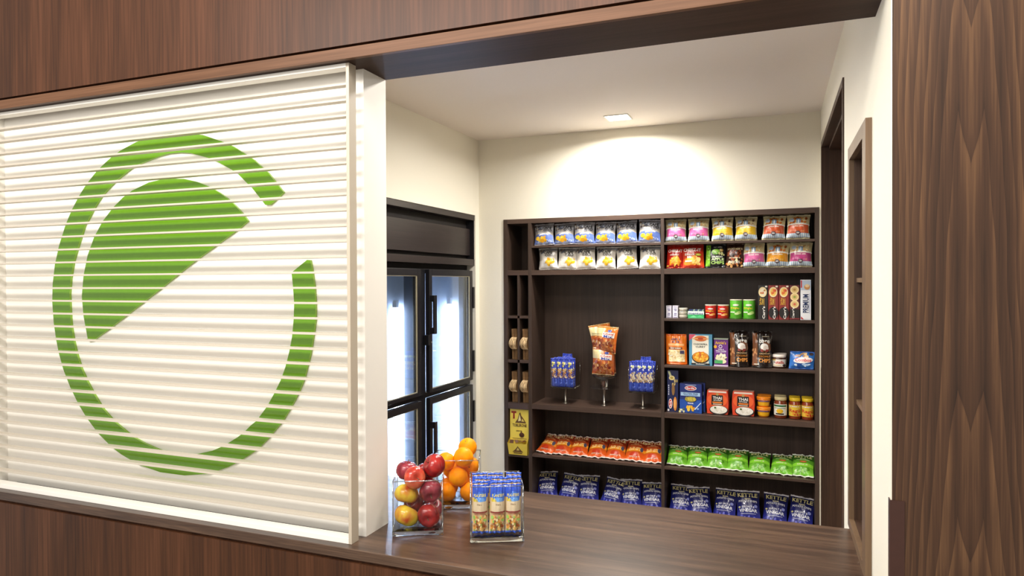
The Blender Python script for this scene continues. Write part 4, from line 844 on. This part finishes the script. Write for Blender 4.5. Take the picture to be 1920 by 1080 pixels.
for x, y, lb in ((.098, YI+.034, 'sauce jar with yellow lid and purple banner, front left one'), (.161, YI+.032, 'sauce jar with yellow lid and purple banner, front right one'), (.098, YI+.100, 'sauce jar with yellow lid behind the front left one'), (.161, YI+.098, 'sauce jar with yellow lid behind the front right one')):
    place(jr, x, y, T5, (0, 0, R(-8)), lb, 'jar', 'sauce jars')

# ================================================================== DISPLAY STANDS IN THE BIG BAY
def stand(kind, x, y, label, hb):
    g = empty('display_stand', (x, y, T5+.0004), (0, 0, 0), label, 'display stand')
    build('pole', MB().lathe([(.022, 0), (.022, .003), (.0075, .0045), (.0075, hb-.006), (.02, hb-.004), (.02, hb-.0005)], 20), MT['steel'], g)
    if kind == 'cube':
        W = .142; H = .150; q = MB(); a = W/2
        def pane(x0, y0, x1, y1): n = len(q.v); q.v += [(x0, y0, hb+.006), (x1, y1, hb+.006), (x1, y1, hb+H), (x0, y0, hb+H)]; q.f.append((n, n+1, n+2, n+3)); q.sm.append(False)
        pane(-a, -a, a, -a); pane(a, -a, a, a); pane(a, a, -a, a); pane(-a, a, -a, -a); build('wall', q, MT['acrylic'], g)
        build('base', MB().box(-a, a, -a, a, hb, hb+.009), MT['base'], g, .001)
        m = MB(); z = hb+H
        c = [(-a, -a), (a, -a), (a, a), (-a, a)]
        for i in range(4): m.tube([(*c[i], z), (*c[(i+1) % 4], z)], .0014, 6).tube([(*c[i], hb+.008), (*c[i], z)], .0014, 6)
        build('edge', m, MT['rim'], g)
    else:
        build('plate', MB().lathe([(.088, hb-.006), (.090, hb-.004), (.088, hb-.002)], 36), MT['acrylic'], g)
        build('bowl_foot', MB().lathe([(.022, hb-.0018), (.022, hb+.040), (.05, hb+.048), (.070, hb+.062), (.071, hb+.067)], 32), MT['base'], g)
        q = MB(); n = 36
        for z in (hb+.067, hb+.32): q.v += [(.071*cos(2*pi*k/n), .071*sin(2*pi*k/n), z) for k in range(n)]
        for k in range(n): k2 = (k+1) % n; q.f.append((k, k2, n+k2, n+k)); q.sm.append(True)
        build('wall', q, MT['acrylic'], g)
        build('rim', MB().tube([(.071*cos(t*pi/24), .071*sin(t*pi/24), hb+.32) for t in range(49)], .0014, 6, False), MT['rim'], g)
    return g
SY = 3.99
for x, alt, hb, lb, side in ((-1.200, 0, .098, 'clear square bin of blue snack bars on a steel pole, left of the cylinder', 'left'), (-.726, 1, .096, 'clear square bin of blue snack bars on a steel pole, right of the cylinder', 'right')):
    stand('cube', x, SY, lb, hb)
    pb = newbag('snack_bar', .036, .172, .016, 3+alt, lambda u, v: '3346b0', d_bar(alt), seal='3a50c0', mat='film', pinch=.02)
    for r_ in range(3):
        for c in range(4 if r_ < 2 else 3):
            wh = ('front', 'middle', 'rear')[r_]
            lb2 = 'blue topped snack bar pack in the %s clear bin, %s row, %s' % (side, wh, ordn(c, 4 if r_ < 2 else 3))
            place(pb, x-.050+c*.0335+(r_ == 2)*.015, SY-.058+r_*.036, T5+hb+.0098, (R(-2+J(1)), R(J(2)), R(J(6))), lb2, 'snack bar', 'snack bars in the %s clear bin' % side)
    for c in range(2):
        place(pb, x-.018+c*.05, SY-.036+.058, T5+hb+.028, (R(-7), R(7-14*c), R(25-40*c)), 'blue snack bar pack poking out highest from the %s clear bin, %s' % (side, ('left one', 'right one')[c]), 'snack bar', 'snack bars in the %s clear bin' % side)
stand('cyl', -.958, SY, 'tall clear cylinder of snack mix bags on a steel pole', .115)
cx = [newbag('snack_mix_bag', .132, .160, .056, sd, lambda u, v: hexmix('c8602a', 'd87a30', v), d_chex, seal='d8b070', mat='film', pinch=.05) for sd in (3, 9)]
zb = T5+.115+.0675
place(cx[0], -.958, SY-.026, zb, (R(-3), R(3), R(8)), 'orange snack mix bag at the front bottom of the clear cylinder', 'snack bag', 'snack mix bags')
place(cx[1], -.955, SY+.030, zb, (R(-2), R(-4), R(-10)), 'orange snack mix bag at the back bottom of the clear cylinder', 'snack bag', 'snack mix bags')
place(cx[1], -.950, SY-.020, zb+.130, (R(-6), R(4), R(-4)), 'orange snack mix bag sticking up out of the cylinder, front one', 'snack bag', 'snack mix bags')
place(cx[0], -.966, SY+.034, zb+.136, (R(-2), R(-9), R(24)), 'orange snack mix bag sticking up out of the cylinder, back one', 'snack bag', 'snack mix bags')

# packets in the counter vase
pk = [newbag('nut_packet', .046, .150, .026, sd, lambda u, v: hexmix('d8bd92', 'c9a97c', v), d_planters, seal='3a62d0', mat='film', pinch=.03) for sd in (4, 8)]
a_ = R(25); ex = Vector((cos(a_), sin(a_), 0)); ey = Vector((-sin(a_), cos(a_), 0)); v0 = Vector((-.816, 1.760, 0))
for r_, (dy, n_) in enumerate(((.024, 3), (.068, 3), (.112, 3))):
    for c in range(n_):
        q = v0+ex*(.030+c*.0478+(0, .001, -.001)[r_])+ey*dy
        place(pk[(c+r_) % 2], q.x, q.y, ZC+.0178, (R(-3+J(2)), R(J(2.5)), a_+R(J(7))), 'blue topped nut packet in the counter vase, %s row, %s' % (('front', 'middle', 'rear')[r_], ('left', 'centre', 'right')[c]), 'snack packet', 'nut packets in the counter vase')

# ================================================================== NARROW COLUMN
def paper_bag():
    g = empty('paper_bag'); rd = random.Random(5); m = MB()
    for k in range(3): m.box(-.0024+k*.0017, -.0013+k*.0017, .0+k*.002, .16, 0+(k % 2)*.002, .188-(k*5 % 3)*.002)
    build('folded_body', m, MT['kraft'], g)
    for sx in (-.0012, .0016):
        pts = [(sx, .004, .062)]+[(sx+.004*sin(t*pi/10)*(1 if sx > 0 else -1), .004-.050*sin(t*pi/10)**.75, .062+.076*t/10) for t in range(1, 10)]+[(sx, .004, .138)]
        build('handle', MB().tube(pts, .0015, 6), MT['rope'], g)
    return g
pbg = paper_bag()
for (x0, zz, nm) in ((-1.476, 1.1927, 'upper left'), (-1.405, 1.1927, 'upper right'), (-1.476, .9294, 'lower left'), (-1.405, .9294, 'lower right')):
    for k in range(5):
        place(pbg, x0-.007-k*.0076, YC+.012+(k*7 % 3)*.003, zz, (0, R(-1.2), R(2.0)), 'folded kraft paper bag in the %s small niche, %s' % (nm, ordn(4-k, 5)), 'paper bag', 'folded paper bags in the %s small niche' % nm)
g = empty('chocolate_display', (-1.4725, YC-.012, .6102), (0, 0, 0), 'yellow chocolate display box with a tall printed back card', 'display box')
fn = lambda u, v, o=0: ((u-.5)*.122, .030-o, .03+v*.245); p = Pk(fn)
p.add([(-.061, .030, .0), (.061, .030, .0), (.061, .030, .275), (-.061, .030, .275), (-.061, .032, .0), (.061, .032, .0), (.061, .032, .275), (-.061, .032, .275)], [(0, 1, 2, 3), (5, 4, 7, 6), (3, 2, 6, 7), (0, 3, 7, 4), (1, 5, 6, 2), (0, 4, 5, 1)], 'f0d654', False)
p.rect(.08, .76, .34, .80+.15, 'f0d654'); p.rect(.08, .90, .34, .95, '9c2c1c'); p.rect(.17, .76, .26, .90, '9c2c1c')
p.poly([(.28, .66), (.42, .76), (.50, .90), (.56, .93), (.62, .84), (.72, .78), (.88, .66)], '6a4a24'); p.poly([(.44, .70), (.52, .88), (.56, .82), (.60, .72)], 'efe0a0'); p.poly([(.62, .70), (.66, .78), (.78, .70)], 'e0c86a')
p.text('TOBLERONE', .52, .60, .76, .075, '4a2414'); p.ell(.64, .36, .14, .06, '4a2a16'); p.poly([(.52, .38), (.62, .46), (.72, .36)], '5f3a1e'); p.words(.50, .46, .32, .03, '5a3418'); p.rect(.14, .26, .9, .275, '8a6a2c'); p.rect(.24, .22, .76, .23, '8a6a2c')
p.build('back_card', 'card', g)
p = Pk(lambda u, v, o=0: ((u-.5)*(.118+.012*v), .004-.012*v-o*1.2, .0+v*.072)); p.grid(p.fn, 4, 4, 'e6ca4a'); p.poly([(.22, .25), (.42, .55), (.52, .78), (.62, .55), (.80, .25)], '6a4a24'); p.poly([(.44, .4), (.52, .66), (.60, .42)], 'e0c86a'); p.rect(.28, .12, .74, .2, '5a3a1c')
for sx in (-1, 1): p.add([(sx*.0595, .004, 0), (sx*.0595, .030, 0), (sx*.0610, .030, .10), (sx*.0650, -.008, .072)], [(0, 1, 2, 3)], 'b5982c', False)
p.add([(-.059, .004, .001), (.059, .004, .001), (.059, .030, .001), (-.059, .030, .001)], [(0, 1, 2, 3)], 'b5982c', False); p.build('tray', 'card', g)
cp = Pk(); cp.add([(-.012, -.011, -.010), (.012, -.011, -.010), (0, -.011, .010), (-.012, .011, -.010), (.012, .011, -.010), (0, .011, .010)], [(0, 1, 2), (4, 3, 5), (0, 3, 4, 1), (1, 4, 5, 2), (2, 5, 3, 0)], [lin(c) for c in ('e8d060', 'd8b83c', '5a3418', 'e0c848', 'c9a030')], False)
cm = cp.build('chocolate_piece', 'card')
for k in range(8):
    o = cm if k == 0 else cm.copy()
    if k: COL.objects.link(o)
    o.location = (-1.4725-.042+(k % 4)*.027, YC-.012+.014+(k//4)*.002, .6102+.052+(k//4)*.019+(k*5 % 3)*.002); o.rotation_euler = (k*.5, 0, k*.8)
    tag(o, 'small wrapped chocolate piece in the %s layer of the yellow tray, %s' % (('lower', 'upper')[k//4], ordn(k % 4, 4)), 'chocolate', 'chocolate pieces in the yellow tray')
